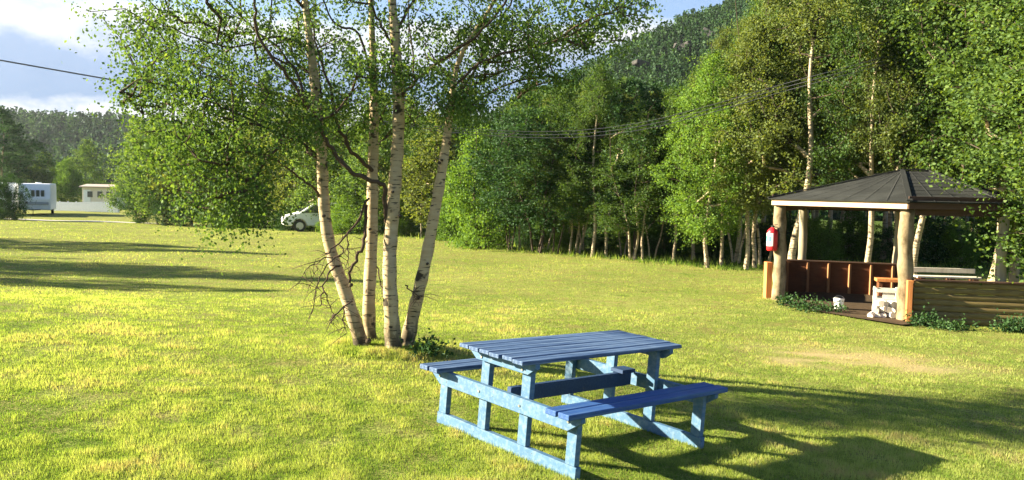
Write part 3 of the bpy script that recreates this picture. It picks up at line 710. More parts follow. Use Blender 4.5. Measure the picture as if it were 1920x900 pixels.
# ------------------------------------------------------------------ the birch clump (one tree with four stems)
B0 = gp(718, 652); DB = B0[1]
hero = empty('birch_tree', B0, 0, 'large birch with four white stems growing from one foot beside the blue table', 'tree')
rb = np.random.default_rng(42)
def wp(u, v, dy=0.0): return at(u, v, DB + dy) - B0
def wpx(px, dy=0.0): return px / F * (DB + dy) / 2      # radius from a picture width
def smooth_path(pts, n=5):
    P = np.array(pts, float); out_ = []
    for i in range(len(P) - 1):
        p0 = P[max(i - 1, 0)]; p1 = P[i]; p2 = P[i + 1]; p3 = P[min(i + 2, len(P) - 1)]
        for k in range(n):
            t = k / n
            out_.append(0.5 * ((2 * p1) + (-p0 + p2) * t + (2 * p0 - 5 * p1 + 4 * p2 - p3) * t * t + (-p0 + 3 * p1 - 3 * p2 + p3) * t ** 3))
    out_.append(P[-1]); return np.array(out_)
STEMS = {
 'a': [(682, 668, 36, 0), (676, 640, 30, 0), (661, 590, 27, 0), (641, 530, 26, .05), (623, 480, 25, .1), (611, 420, 24, .15), (606, 360, 23, .2), (604, 300, 22, .2), (598, 240, 21, .2), (592, 180, 19, .2), (586, 120, 18, .2), (580, 70, 15, .2), (574, 20, 13, .2), (566, -60, 9, .2), (560, -150, 5, .2)],
 'b': [(696, 655, 32, .3), (693, 620, 27, .3), (692, 560, 26, .3), (696, 480, 25, .35), (698, 400, 24, .4), (699, 320, 22, .45), (701, 240, 20, .5), (701, 180, 18, .55), (699, 110, 15, .6), (697, 50, 13, .6), (694, -40, 9, .65), (690, -140, 5, .7)],
 'c': [(739, 672, 42, -.1), (737, 640, 34, -.1), (734, 590, 30, -.1), (731, 530, 28, -.1), (731, 470, 27, -.05), (735, 420, 27, 0), (739, 360, 26, 0), (744, 300, 25, .05), (747, 240, 24, .1), (747, 180, 23, .1), (743, 110, 21, .1), (740, 60, 20, .1), (735, 0, 16, .1), (726, -90, 10, .1), (722, -180, 5, .1)],
 'd': [(757, 668, 36, .1), (766, 630, 30, .1), (776, 585, 26, .05), (788, 535, 25, 0), (800, 480, 24, 0), (811, 420, 22, 0), (822, 360, 21, 0), (831, 305, 19, 0), (838, 255, 16, 0), (844, 205, 13, 0), (850, 160, 11, -.05), (862, 110, 9, -.1), (890, 60, 8, -.2), (925, 5, 7, -.3), (960, -60, 4, -.4)],
}
nodes = []; par = []; rads = []
def add_chain(pts3, radii, from_idx=-1):
    prev = from_idx
    for p, r_ in zip(pts3, radii):
        nodes.append(p); par.append(prev); rads.append(r_); prev = len(nodes) - 1
labs = {'a': 'leftmost stem leaning out to the left', 'b': 'straight stem, second from the left', 'c': 'thickest white stem with black knots', 'd': 'stem leaning out to the right'}
for k, pts in STEMS.items():
    P = smooth_path([wp(u, v, dy) for u, v, w_, dy in pts]); W = np.interp(np.linspace(0, len(pts) - 1, len(P)), range(len(pts)), [wpx(w_) for u, v, w_, dy in pts])
    # slight swellings
    W = W * 0.93 * (1 + 0.05 * np.sin(np.arange(len(P)) * 1.3 + ord(k)))
    o = MB().tube(P, W, 14, jit=0.02).build('trunk', M['bark_birch'], hero, smooth=True); o['label'] = labs[k]
    add_chain(P[::3], W[::3])
# black knots where boughs broke off
for (u, v, s) in [(749, 405, 5), (693, 430, 4), (736, 360, 4), (735, 515, 8), (731, 545, 7), (701, 233, 5), (698, 252, 5), (843, 268, 6), (823, 305, 5), (606, 405, 5), (657, 535, 6), (828, 300, 4), (801, 495, 4), (745, 178, 5), (591, 165, 5), (785, 560, 4), (752, 640, 7), (690, 640, 8)]:
    c = wp(u, v, -0.10); th = rb.random() * 3
    R3 = np.array(Matrix.Rotation(th, 3, 'Y')); s_ = s / F * DB / 1.6
    T_ = np.array([(math.cos(a_) * s_ * (1 + 0.3 * rb.random()), 0.0, math.sin(a_) * s_ * 0.8) for a_ in np.linspace(0, 2 * math.pi, 9)[:-1]])
    MB().tube([c + np.array([0, 0.05, 0]), c + np.array([0, 0, 0]), c + np.array([0, -0.012, 0])], [s_, s_, s_ * 0.5], 8).build('bark_knot', M['bark_dark'], hero, smooth=True)
LIMBS = [  # dark boughs: (u, v, dy, width px)
 [(728, 440, 0, 12), (722, 385, -.05, 11), (718, 348, -.12, 10), (690, 336, -.25, 10), (660, 322, -.35, 10), (634, 297, -.4, 10), (612, 262, -.45, 9), (600, 236, -.45, 9), (578, 200, -.5, 9), (545, 150, -.6, 8), (512, 110, -.8, 7), (482, 60, -.9, 6), (478, 10, -1.0, 5), (470, -60, -1.1, 3)],
 [(600, 236, -.45, 8), (575, 185, -.3, 7), (552, 130, -.1, 7), (515, 85, .1, 6), (480, 60, .2, 5), (440, 20, .3, 4), (400, -30, .4, 3)],
 [(697, 320, .4, 10), (668, 292, .2, 9), (645, 258, .1, 8), (631, 228, 0, 7), (620, 165, -.1, 6), (602, 124, -.1, 5), (590, 60, -.1, 4)],
 [(601, 372, .2, 7), (585, 350, 0, 6), (560, 332, -.1, 5), (525, 305, -.4, 4), (470, 285, -.7, 4), (420, 290, -.9, 3)],
 [(600, 300, .2, 8), (570, 270, .2, 7), (520, 250, .1, 6), (450, 215, -.1, 5), (380, 185, -.3, 4), (310, 160, -.5, 3), (260, 150, -.6, 2)],
 [(595, 215, .2, 8), (550, 185, .6, 7), (480, 160, 1.0, 6), (400, 120, 1.3, 4), (310, 80, 1.6, 3), (240, 60, 1.8, 2)],
 [(585, 110, .2, 7), (560, 80, .1, 6), (510, 70, -.1, 5), (440, 90, -.4, 4), (370, 70, -.7, 3), (290, 40, -.9, 2)],
 [(748, 190, .1, 9), (780, 150, -.1, 8), (820, 118, -.2, 7), (860, 92, -.3, 7), (905, 55, -.4, 6), (945, 5, -.5, 5), (980, -60, -.6, 3)],
 [(846, 190, -.05, 7), (880, 150, .2, 7), (905, 100, .4, 6), (945, 25, .6, 5), (970, -30, .8, 4)],
 [(850, 165, -.1, 7), (900, 118, -.2, 6), (960, 96, -.3, 6), (1030, 80, -.4, 5), (1090, 45, -.5, 4), (1150, 20, -.6, 3), (1200, 5, -.6, 2)],
 [(846, 195, .1, 5), (900, 150, .7, 5), (970, 125, 1.2, 4), (1040, 105, 1.6, 3), (1100, 70, 1.9, 2)],
 [(700, 170, .5, 6), (672, 65, .3, 6), (640, 50, .2, 5), (615, 25, .1, 4), (600, -40, 0, 3)],
 [(744, 100, .1, 8), (722, 60, 0, 7), (700, 20, -.2, 5), (690, -60, -.4, 4)],
 [(742, 60, .1, 8), (765, 20, .1, 7), (800, -40, .2, 5), (840, -120, .3, 3)],
 [(705, 275, .5, 5), (735, 250, .9, 5), (790, 215, 1.3, 4), (830, 180, 1.6, 3)],
]
limb = MB()
for L_ in LIMBS:
    P = smooth_path([wp(u, v, dy) for u, v, dy, w_ in L_], 4); W = np.interp(np.linspace(0, len(L_) - 1, len(P)), range(len(L_)), [wpx(w_) for *_, w_ in L_])
    P = P + rb.normal(0, 0.008, P.shape); W = W * 0.8
    limb.tube(P, W, 7); add_chain(P[::2], W[::2])
limb.build('bough', M['twig'], hero, smooth=True)
n0 = len(nodes)
# crown volume: (u, v, dy, ru px, rv px, rdepth m, anchors)
BLOBS = [
 (330, 60, .3, 130, 80, 1.3, 85), (420, 150, -.2, 140, 70, 1.4, 80), (300, 170, .2, 90, 70, 1.0, 45), (520, 60, .2, 120, 90, 1.4, 60),
 (400, 260, -.6, 130, 70, .75, 54), (440, 335, -.8, 95, 60, 0.45, 34), (425, 392, -.9, 60, 36, 0.3, 13), (330, 270, -.5, 70, 60, .6, 28), (540, 235, -.3, 80, 60, 1.1, 26),
 (560, 150, .4, 60, 60, 1.1, 18), (640, 190, .5, 80, 70, 1.2, 30), (720, 215, .9, 100, 60, 1.1, 34), (650, 60, .2, 90, 80, 1.3, 26), (800, 130, .4, 80, 60, 1.3, 30),
 (790, 30, .2, 90, 60, 1.4, 22), (900, 60, .1, 100, 70, 1.4, 60), (880, 160, .5, 70, 50, 1.0, 24), (1010, 60, .1, 110, 70, 1.3, 62), (1120, 30, -.1, 100, 50, 1.1, 46), (1000, 140, .6, 90, 45, 1.0, 28), (890, 190, -.2, 60, 40, .8, 16), (1180, 10, -.4, 50, 35, 0.7, 10),
 (690, 120, -.75, 70, 55, .35, 20), (590, 215, -.6, 50, 28, .3, 10), (745, 135, -.5, 40, 30, .3, 9), (845, 175, -.4, 45, 40, .3, 12),
 (640, -80, .2, 300, 90, 2.0, 80), (450, -90, 0, 220, 90, 1.7, 60), (950, -80, 0, 220, 80, 1.7, 50), (640, -260, .2, 260, 110, 1.8, 60),
 (370, 375, -.8, 40, 45, 0.4, 8), (480, 390, -.9, 40, 40, 0.4, 8),
]
A = []
for (u, v, dy, ru, rv, rd, n) in BLOBS:
    c = wp(u, v, dy); s = (DB + dy) / F
    A.append(ellipsoid_pts(n, c, (ru * s, rd, rv * s), rb, 0.1))
A = np.concatenate(A)
nd, pr, tips = grow(nodes, par, A, rb, 0.22, 0.30)
rad = pipe(pr, tips, n0, 0.0032, 0.5, 0.016)
rad[:n0] = np.minimum(np.array(rads), 0.02)
V, Fq_ = edge_tubes(nd, pr, rad, n0, 5)
link('twigs', npmesh('twigs', V, Fq_, smooth=True), M['twig'], hero)
LV, var = spray(nd, tips, pr, rb, 60, 0.165, 0.20, 0.035, 0.5)
# sparse leaves along the twigs themselves
ti = rb.integers(n0, len(nd), 5500); LP = nd[ti] + rb.normal(0, 0.07, (5500, 3)); L2 = leaf_quads(LP, 0.035, rb, 0.5)
LV = np.concatenate([LV, L2]); var = np.concatenate([var, np.clip(rb.normal(0.5, 0.2, 5500), 0, 1)])
link('crown', npmesh('crown', LV, np.arange(len(LV)).reshape(-1, 4), var), M['leaf_birch'], hero)
# dead branches low on the stems
dead = MB()
DEAD = [
 [(692, 372, .2, 5), (668, 415, 0, 5), (650, 440, -.1, 4), (632, 458, -.2, 3), (615, 475, -.3, 2)], [(652, 438, -.1, 3), (652, 465, -.15, 2.5), (655, 488, -.2, 1.5)],
 [(687, 385, .2, 7), (685, 440, .05, 7), (676, 470, 0, 7), (662, 495, -.05, 6), (655, 530, -.05, 6)],
 [(632, 458, -.15, 3), (645, 470, -.2, 2.5), (620, 490, -.3, 2.5), (600, 520, -.4, 2.5), (590, 560, -.5, 2), (585, 590, -.5, 1.5)],
 [(630, 500, -.1, 4), (615, 515, -.3, 3.5), (606, 545, -.4, 3), (598, 575, -.45, 2)], [(608, 540, -.4, 2.5), (616, 570, -.4, 2), (632, 592, -.4, 1.5)],
 [(660, 565, -.1, 4), (645, 575, -.3, 3), (630, 590, -.4, 2.5), (618, 606, -.5, 2)], [(645, 576, -.3, 3), (643, 600, -.3, 2), (650, 625, -.3, 1.2)],
 [(640, 480, -.1, 2.5), (600, 488, -.4, 2), (575, 505, -.6, 1.5), (560, 530, -.7, 1)], [(600, 488, -.4, 2), (590, 510, -.5, 1.2), (582, 535, -.5, 1)],
 [(706, 500, .3, 3), (712, 520, .2, 2.5), (718, 545, .2, 2), (745, 555, 0, 1.5)], [(760, 535, 0, 3), (775, 548, -.1, 2), (790, 558, -.2, 1.5)],
]
for L_ in DEAD:
    P = smooth_path([wp(u, v, dy) for u, v, dy, w_ in L_], 4); W = np.interp(np.linspace(0, len(L_) - 1, len(P)), range(len(L_)), [wpx(w_) for *_, w_ in L_])
    P[1:] += rb.normal(0, 0.008, P[1:].shape); dead.tube(P, W, 6)
    for k in range(9):
        i = int(rb.integers(len(P) // 3, len(P))); d = rb.normal(0, 1, 3) * np.array([1, .7, .8]); d[2] -= 0.5; d /= np.linalg.norm(d); ln = 0.08 + 0.16 * rb.random()
        q = P[i] + d * ln * 0.5 + rb.normal(0, .01, 3); dead.tube([P[i], q, P[i] + d * ln + np.array([0, 0, -0.02])], [0.004, 0.003, 0.0015], 4)
o = dead.build('dead_branches', M['twig'], hero, smooth=True); o['label'] = 'bare dark dead branches hanging low on the stems'

# ------------------------------------------------------------------ picnic table
TM = Matrix.Translation(Vector(CAM)) @ Matrix(TILT.tolist()).to_4x4() @ Matrix.Translation(Vector(-CAM))
YAW = 0.828
table = empty('picnic_table', (0, 0, 0), 0, 'blue painted wooden picnic table with two attached benches on the lawn', 'picnic table')
table.matrix_world = TM @ Matrix.Translation((0.556, 6.254, 0)) @ Matrix.Rotation(-YAW, 4, 'Z')
TW, TL, TH = 0.695, 1.752, 0.709
def plank(c, d, name, m_, seed):
    mb = MB(); mb.box((0, 0, 0), d)
    o = mb.build(name, m_, table, bevel=0.004)
    # own texture space per plank: the mesh is moved within its object
    o.location = c; return o
def tplank(c, d, name, m_, k):
    """plank whose long side is y; grain follows the length"""
    o = MB().box((0, 0, 0), (d[1], d[0], d[2])).build(name, m_, table, bevel=0.004)
    o.rotation_euler = (0, 0, math.pi / 2); o.location = c
    e = MB(); return o
pw = TW / 6
for k in range(6):
    x = -TW / 2 + pw * (k + 0.5)
    tplank((x, rng.normal(0, 0.004), TH - 0.014 + rng.normal(0, 0.0012)), (pw - 0.012, TL + rng.normal(0, 0.006), 0.028), 'tabletop_plank', M['paint_top'], k)
SB0, SB1, SH = 0.574, 0.793, 0.463
for s in (-1, 1):
    for k in range(2):
        wdt = (SB1 - SB0) / 2; x = s * (SB0 + wdt * (k + 0.5))
        tplank((x, rng.normal(0, 0.004), SH - 0.02), (wdt - 0.010, TL + rng.normal(0, 0.006), 0.036), 'bench_plank', M['paint_seat'] if s > 0 else M['paint_top'], k)
S_, YS = 0.738, 0.69
for e in (-1, 1):
    yo = e * YS
    # skid on the ground
    mb = MB(); mb.prism([(-S_, yo - 0.024, -0.02), (S_, yo - 0.024, -0.02), (S_, yo - 0.024, 0.085), (-S_ + 0.0, yo - 0.024, 0.085)], (0, 0.048, 0)); mb.build('skid', M['paint_frame'], table, bevel=0.004)
    # bench bearer: outer end cut at a slant underneath
    yb = yo + e * 0.0485
    z1 = SH - 0.0395; z0 = z1 - 0.105; xe = SB1 - 0.005
    poly = [(-xe, yb - 0.022, z1), (-xe, yb - 0.022, z1 - 0.03), (-xe + 0.11, yb - 0.022, z0), (xe - 0.11, yb - 0.022, z0), (xe, yb - 0.022, z1 - 0.03), (xe, yb - 0.022, z1)]
    MB().prism(poly, (0, 0.044, 0)).build('bench_bearer', M['paint_frame'], table, bevel=0.003)
    # tabletop bearer
    z1 = TH - 0.0295; z0 = z1 - 0.085; xe = TW / 2 - 0.005
    poly = [(-xe, yb - 0.022, z1), (-xe, yb - 0.022, z1 - 0.035), (-xe + 0.07, yb - 0.022, z0), (xe - 0.07, yb - 0.022, z0), (xe, yb - 0.022, z1 - 0.035), (xe, yb - 0.022, z1)]
    MB().prism(poly, (0, 0.044, 0)).build('top_bearer', M['paint_frame'], table, bevel=0.003)
    for x, zt in ((-S_ + 0.06, SH - 0.0405), (-0.215, TH - 0.0305), (0.215, TH - 0.0305), (S_ - 0.06, SH - 0.0405)):
        mb = MB(); mb.box((x, yo + e * 0.0005 - e * 0.0, (0.086 + zt) / 2), (0.09, 0.046, zt - 0.086)); mb.build('leg', M['paint_frame'], table, bevel=0.004)
    # bolts
    for x, z in ((-S_ + .06, 0.38), (-.215, 0.37), (.215, 0.37), (S_ - .06, 0.38), (-.215, .62), (.215, .62)):
        MB().tube([(x, yb + e * 0.021, z), (x, yb + e * 0.028, z)], 0.009, 8).build('bolt', M['steel'], table)
# long stretcher under the top and the two low rails that tie the ends
MB().box((0, 0, 0.385), (0.045, 2 * YS - 0.05, 0.11)).build('stretcher', M['paint_shaded'], table, bevel=0.004)
MB().box((0, 0.58, 0.456), (0.13, 0.16, 0.030)).build('brace_block', M['paint_shaded'], table, bevel=0.003)

# ------------------------------------------------------------------ shelter
gN = gp(1693, 603); gL = gp(1458, 562)
def G(u, Y): return gc(u, Y)
POSTS = [('L', gL), ('N', gN), ('R', G(1872, gN[1] - 0.05)), ('E', G(1900, gN[1] + 2.1)), ('BR', G(1679, gN[1] + 3.9)), ('BL', G(1500, gN[1] + 4.0))]
EAVE = at(1697, 392, gN[1])[2]                # underside of the beams at the near post
org = (gN + gL) / 2; org[2] = float(hz(org[0], org[1]))
sh = empty('shelter', org, 0, 'open sided timber shelter with a dark felt hip roof on log posts', 'shelter')
ctr = np.mean([p for _, p in POSTS], axis=0)
post_r = 0.118
for k, (nm, p) in enumerate(POSTS):
    P = [p + np.array([0, 0, z]) - org for z in np.linspace(-0.15, EAVE - p[2], 14)]
    P = np.array(P); P[:, 0] += 0.02 * np.sin(P[:, 2] * 2.5 + k); rr = post_r * (1.12 - 0.12 * np.linspace(0, 1, 14)) * (1 + 0.06 * np.sin(np.arange(14) * 1.9 + k))
    if nm in ('BR', 'BL', 'E', 'R'): rr = rr * 0.72
    MB().tube(P, rr, 14, jit=0.035).build('post', M['log'] if nm in 'LN' else M['logpale'], sh, smooth=True)
# eaves polygon
EV = []
for nm, p in POSTS:
    d = p - ctr; d[2] = 0; d /= np.linalg.norm(d); e_ = p + d * 0.30; e_[2] = EAVE + 0.02; EV.append(e_ - org)
# shape the two eaves corners that show in the picture
EV[0] = at(1446, 391, gL[1] - 0.05) - org; EV[1] = at(1704, 392, gN[1] - 0.25) - org; EV[2] = at(1884, 405, gN[1] - 0.2) - org; EV[3] = at(1912, 408, gN[1] + 2.2) - org
for e_ in EV: e_[2] = EV[1][2]
EV = np.array(EV); ft = 0.125
ap1 = at(1692, 320, gN[1] + 2.0) - org; ap2 = at(1742, 321, gN[1] + 1.9) - org; ap2[2] = ap1[2]
def wall_strip(mb, a_, b_, z0, z1, th, inward):
    a_ = np.array(a_, float); b_ = np.array(b_, float); d = b_ - a_; d[2] = 0; L = np.linalg.norm(d); n_ = np.array([-d[1], d[0], 0]) / L
    if np.dot(n_, inward - (a_ + b_) / 2) < 0: n_ = -n_
    mb.prism([(a_[0], a_[1], z0), (b_[0], b_[1], z0), (b_[0], b_[1], z1), (a_[0], a_[1], z1)], n_ * th)
cen = np.mean(EV, 0)
ord_ = [0, 1, 2, 3, 4, 5]
for k in range(6):
    a_, b_ = EV[k], EV[(k + 1) % 6]; dd = (b_ - a_) / np.linalg.norm(b_ - a_)
    mb = MB(); wall_strip(mb, a_ + dd * 0.0, b_ - dd * 0.03, a_[2], a_[2] + ft * (1.0 if k == 0 else 1.75), 0.025, cen)
    o = mb.build('fascia', M['fascia'] if k == 0 else M['beam'], sh, bevel=0.002); 
    # beams resting on the posts
    pa, pb = POSTS[k][1] - org, POSTS[(k + 1) % 6][1] - org
    if k != 0:
        mb = MB(); mb.bar((pa[0], pa[1], EV[0][2] - 0.045), (pb[0], pb[1], EV[0][2] - 0.045), 0.09, 0.13); mb.build('beam', M['beam'], sh)
    else:
        mb = MB(); mb.bar((pa[0] + .1, pa[1] + .05, EV[0][2] + 0.02), (pb[0] + .1, pb[1] + .05, EV[0][2] + 0.02), 0.09, 0.14); mb.build('beam', M['beam'], sh)
# roof: hexagon of eaves up to a short ridge, each slope of lapped felt courses
zt = EV[0][2] + ft + 0.004
ring = [np.array([e_[0] + (e_[0] - cen[0]) * 0.03, e_[1] + (e_[1] - cen[1]) * 0.03, zt]) for e_ in EV]
top_of = [ap1, ap1, ap2, ap2, ap2, ap1]
def slope(name, a_, b_, ta, tb):
    mb = MB(); n = 9; nrm = np.cross(b_ - a_, ta - a_); nrm /= np.linalg.norm(nrm)
    if nrm[2] < 0: nrm = -nrm
    for i in range(n):
        t0, t1 = i / n, (i + 1) / n
        p0 = a_ * (1 - t0) + ta * t0; p1 = b_ * (1 - t0) + tb * t0; q0 = a_ * (1 - t1) + ta * t1; q1 = b_ * (1 - t1) + tb * t1
        lift = nrm * 0.005
        vs = [p0 + lift, p1 + lift, q1, q0, p0 - nrm * 0.02, p1 - nrm * 0.02, q1 - nrm * 0.02, q0 - nrm * 0.02]
        mb.add(vs, [(0, 1, 2, 3), (4, 7, 6, 5), (0, 4, 5, 1), (2, 6, 7, 3), (0, 3, 7, 4), (1, 5, 6, 2)])
    # seams running up the slope
    L = np.linalg.norm(b_ - a_); m = max(2, int(L / 0.42))
    for k in range(1, m):
        t = k / m; p = a_ * (1 - t) + b_ * t; tt = ta * (1 - t) + tb * t
        # seam leans as the felt strips do
        e2 = p * 0.04 + tt * 0.96
        mb.bar(p + nrm * 0.016, e2 + nrm * 0.010, 0.012, 0.002, nrm)
    o = mb.build(name, M['felt'], sh); o.data.materials.append(M['feltseam'])
    for p_ in o.data.polygons:
        if p_.index >= 6 * n: p_.material_index = 1
    return o
for k in range(6):
    slope('roof_slope', ring[k], ring[(k + 1) % 6], top_of[k], top_of[(k + 1) % 6])
mb = MB()
for k in range(6): mb.bar(ring[k] + np.array([0, 0, .02]), top_of[k] + np.array([0, 0, .02]), 0.09, 0.022)
mb.bar(ap1 + np.array([0, 0, .022]), ap2 + np.array([0, 0, .022]), 0.14, 0.03)
mb.build('ridge_capping', M['felt'], sh)
# low walls: right hand outer wall of half logs
wa = at(1712, 560, gN[1] - 0.12); wb = at(2050, 560, gN[1] - 0.62); topz = at(1715, 523, gN[1] - 0.12)[2]
base = min(float(hz(wa[0], wa[1])), float(hz(wb[0], wb[1]))) - 0.1
d = wb - wa; d[2] = 0; L = np.linalg.norm(d); d /= L; nrm = np.array([d[1], -d[0], 0])
nlog = 8; hh = (topz - 0.03 - base) / nlog
wall = MB()
for i in range(nlog):
    z = base + hh * (i + 0.5)
    a_ = wa - org; b_ = wb - org
    prof = []
    for q in range(7):
        an = -math.pi / 2 + math.pi * q / 6; prof.append(nrm * (0.03 * math.cos(an)) + np.array([0, 0, hh * 0.49 * math.sin(an)]))
    prof = [np.array([a_[0], a_[1], z - org[2]]) + q for q in prof] 
    wall.prism(prof, d * L)
wall.build('log_wall', M['halflog'], sh)
mb = MB(); a_ = wa - org; b_ = wb - org
mb.bar((a_[0], a_[1], topz - org[2] - 0.012), (b_[0], b_[1], topz - org[2] - 0.012), 0.15, 0.024); mb.build('wall_cap', M['beam'], sh)
o = MB().box((0, 0, 0), (0.085, 0.17, topz - base - 0.02)).build('end_board', M['orange'], sh, bevel=0.004)
eb = at(1704, 560, gN[1] - 0.17) - org; o.location = (eb[0] + 0.0, eb[1], (topz + base) / 2 - org[2] - 0.01); o.rotation_euler = (0, 0, -0.25)
# wall left of the left post (seen end on)
o = MB().box((0, 0, 0), (0.115, 0.20, 0.78)).build('end_board', M['orange'], sh, bevel=0.004)
lb = gp(1441, 560) - org; o.location = (lb[0], lb[1] + .1, lb[2] + 0.36)
# framed back wall with battens
b1 = at(1474, 488, gN[1] + 3.85); b2 = at(1700, 497, gN[1] + 3.2)
bz = float(hz(b1[0], b1[1])) - 0.05; bt = b1[2]
wl = MB(); L = np.linalg.norm((b2 - b1)[:2]); d = (b2 - b1); d[2] = 0; d /= L
ncr = 6
for i in range(ncr):
    z0 = bz + (bt - bz) * i / ncr; z1 = bz + (bt - bz) * (i + 1) / ncr 
    a_ = np.array([b1[0], b1[1], (z0 + z1) / 2]) - org; b_ = np.array([b2[0], b2[1], (z0 + z1) / 2]) - org
    wl.bar(a_, b_, 0.022 if i % 2 else 0.027, z1 - z0)
wl.build('board_wall', M['stain'], sh)
mb = MB(); mb.bar(np.array([b1[0], b1[1], bt + .012]) - org, np.array([b2[0], b2[1], bt + .012]) - org, 0.12, 0.022); mb.build('wall_cap', M['beam'], sh)
for k in range(6):
    q = b1 + d * (0.03 + (L - 0.3) * k / 5) - org + np.array([d[1], -d[0], 0]) * 0.045
    MB().box((q[0], q[1], (bz + bt) / 2 - org[2] - 0.01), (0.045, 0.06, bt - bz - 0.04)).build('batten', M['batten'], sh)
# side wall from the left post to the back
b0_ = gL - org; e_ = b1 - org
mb = MB()
for i in range(ncr):
    z0 = bz + (bt - bz) * i / ncr - org[2]; z1 = bz + (bt - bz) * (i + 1) / ncr - org[2]
    mb.bar((b0_[0] + .05, b0_[1] + .18, (z0 + z1) / 2), (e_[0], e_[1] - .03, (z0 + z1) / 2), 0.022 if i % 2 else 0.027, z1 - z0)
mb.build('board_wall', M['stain'], sh)
# trodden earth floor under the roof
fl = [gp(1470, 575), gp(1600, 598), gp(1690, 612), G(1880, gN[1] + .2), G(1895, gN[1] + 2.2), G(1690, gN[1] + 3.6), G(1480, gN[1] + 3.6)]
V = [(p[0], p[1], float(hz(p[0], p[1])) + 0.03) for p in fl]; cc = np.mean(V, 0); cc[2] = float(hz(cc[0], cc[1])) + 0.03
me = bpy.data.meshes.new('shelter_floor'); me.from_pydata([tuple(cc)] + V, [], [(0, i + 1, (i + 1) % 7 + 1) for i in range(7)])
tag(link('shelter_floor', me, M['earth']), kind='structure')

# things in the shelter
def obj_at(name, p, label, cat, rz=0, group=None): return empty(name, p, rz, label, cat, group)
# fire extinguisher on the left post
fe_c = at(1448, 448, gL[1] - 0.10)
fe = obj_at('fire_extinguisher', fe_c, 'red fire extinguisher with a white and green label on the left post of the shelter', 'fire extinguisher')
rad_ = 0.105
pts = [(0, 0, z) for z in (-0.24, -0.235, -0.20, 0.14, 0.19, 0.22, 0.235)]
MB().tube(pts, [0.06, 0.095, rad_, rad_, 0.085, 0.045, 0.03], 18).build('cylinder', M['red'], fe, smooth=True)
MB().tube([(0, 0, .235), (0, 0, .27)], 0.025, 10).build('valve', M['black'], fe)
mb = MB(); mb.bar((-.02, 0, .275), (.09, -.03, .30), 0.02, 0.012); mb.bar((-.02, 0, .262), (.085, -.03, .262), 0.02, 0.01); mb.build('handle', M['black'], fe, bevel=.002)
def arc_label(z0, z1, a0, a1, rr, m_, nm):
    V = []; n = 10
    for k in range(n + 1):
        a_ = a0 + (a1 - a0) * k / n
        for r_ in (rr, rr + .002):
            for z in (z0, z1): V.append((r_ * math.cos(a_), r_ * math.sin(a_), z))
    Fs = []
    for k in range(n):
        b = k * 4; Fs += [(b + 2, b + 6, b + 7, b + 3), (b, b + 1, b + 5, b + 4), (b, b + 4, b + 6, b + 2), (b + 1, b + 3, b + 7, b + 5)]
    Fs += [(0, 2, 3, 1), (n * 4, n * 4 + 1, n * 4 + 3, n * 4 + 2)]
    return MB().add(V, Fs).build(nm, m_, fe)
arc_label(-.14, .12, R_(165), R_(262), rad_ + .002, M['white'], 'instruction_label')
arc_label(-.05, .06, R_(180), R_(240), rad_ + .006, M['teal'], 'label_band')
MB().tube([(.02, 0, .25), (.10, -.03, .22), (.125, -.04, .10), (.12, -.03, -.10), (.115, -.03, -.16)], [.009, .009, .009, .009, .016], 8).build('hose', M['black'], fe, smooth=True)
mb = MB(); mb.box((0.03, 0.10, 0.05), (0.16, 0.03, 0.05)); mb.build('bracket', M['steel'], fe)
# white pail
pb_ = at(1572, 588, gN[1] + 1.1); pb_[2] = float(hz(pb_[0], pb_[1])) + 0.03
pa_ = obj_at('bucket', pb_, 'small white bucket standing in the dark shade inside the shelter', 'bucket')
MB().tube([(0, 0, 0), (0, 0, .02), (0, 0, .19), (0, 0, .20)], [.075, .08, .098, .102], 20).build('pail', M['white'], pa_, smooth=True)
MB().tube([(.1 * math.cos(t), .012 * math.sin(t), .19 + .06 * math.sin(t)) for t in np.linspace(0, math.pi, 9)], .003, 5).build('handle', M['steel'], pa_)
# whitewashed frame like a small rack beside the near post, red board on top
rk = gc(1660, gN[1] + 0.75)
rc = obj_at('slatted_rack', rk, 'whitewashed wooden rack with open squares behind the near log post', 'rack', -0.3)
mb = MB()
for x in (-.19, .19):
    for y in (-.14, .14): mb.box((x, y, .26), (.035, .035, .50))
mb.build('uprights', M['whitewood'], rc, bevel=.003)
mb = MB()
for z in (.14, .30, .46):
    mb.box((0, -.16, z), (.42, .018, .055))
    mb.box((0, .16, z), (.42, .018, .055))
mb.build('rails', M['whitewood'], rc, bevel=.002)
mb = MB(); mb.box((.02, -.14, .38), (.20, .014, .15)); mb.box((-.05, -.14, .22), (.14, .014, .12)); mb.build('panel', M['whitewood'], rc)
tb = gc(1668, gN[1] + 1.25)
bd = obj_at('red_bench', tb, 'low bench with a red brown board seat inside the shelter behind the rack', 'bench', -0.25)
mb = MB(); mb.box((.1, 0, .60), (.75, .30, .06)); mb.build('seat', M['orange'], bd, bevel=.004)
for x in (-.2, .4): MB().box((x, 0, .29), (.06, .26, .56)).build('leg', M['stain'], bd)
# firewood pile, every piece a thing
rf = np.random.default_rng(9); kk = 0
for row in range(3):
    for k in range(6 - row):
        c = gc(1634 + 11.0 * k + row * 6, gN[1] + 0.28 + 0.05 * row) + np.array([0, rf.normal(0, .03), 0.06 + 0.10 * row])
        o = MB().tube([(0, -.13, 0), (0, -.06, 0), (0, .06, .0), (0, .13, 0)], [.055, .06, .06, .055], 9, jit=.08).build('firewood_log', M['whitewood'])
        o.location = c; o.rotation_euler = (rf.normal(0, .1), 0, rf.normal(-.3, .25))
        tag(o, 'pale birch log, ' + ['bottom', 'middle', 'top'][row] + ' row of the pile by the near post, ' + ['leftmost', 'second from the left', 'third from the left', 'fourth from the left', 'fifth from the left', 'rightmost'][k], 'firewood', 'birch firewood in the shelter'); kk += 1
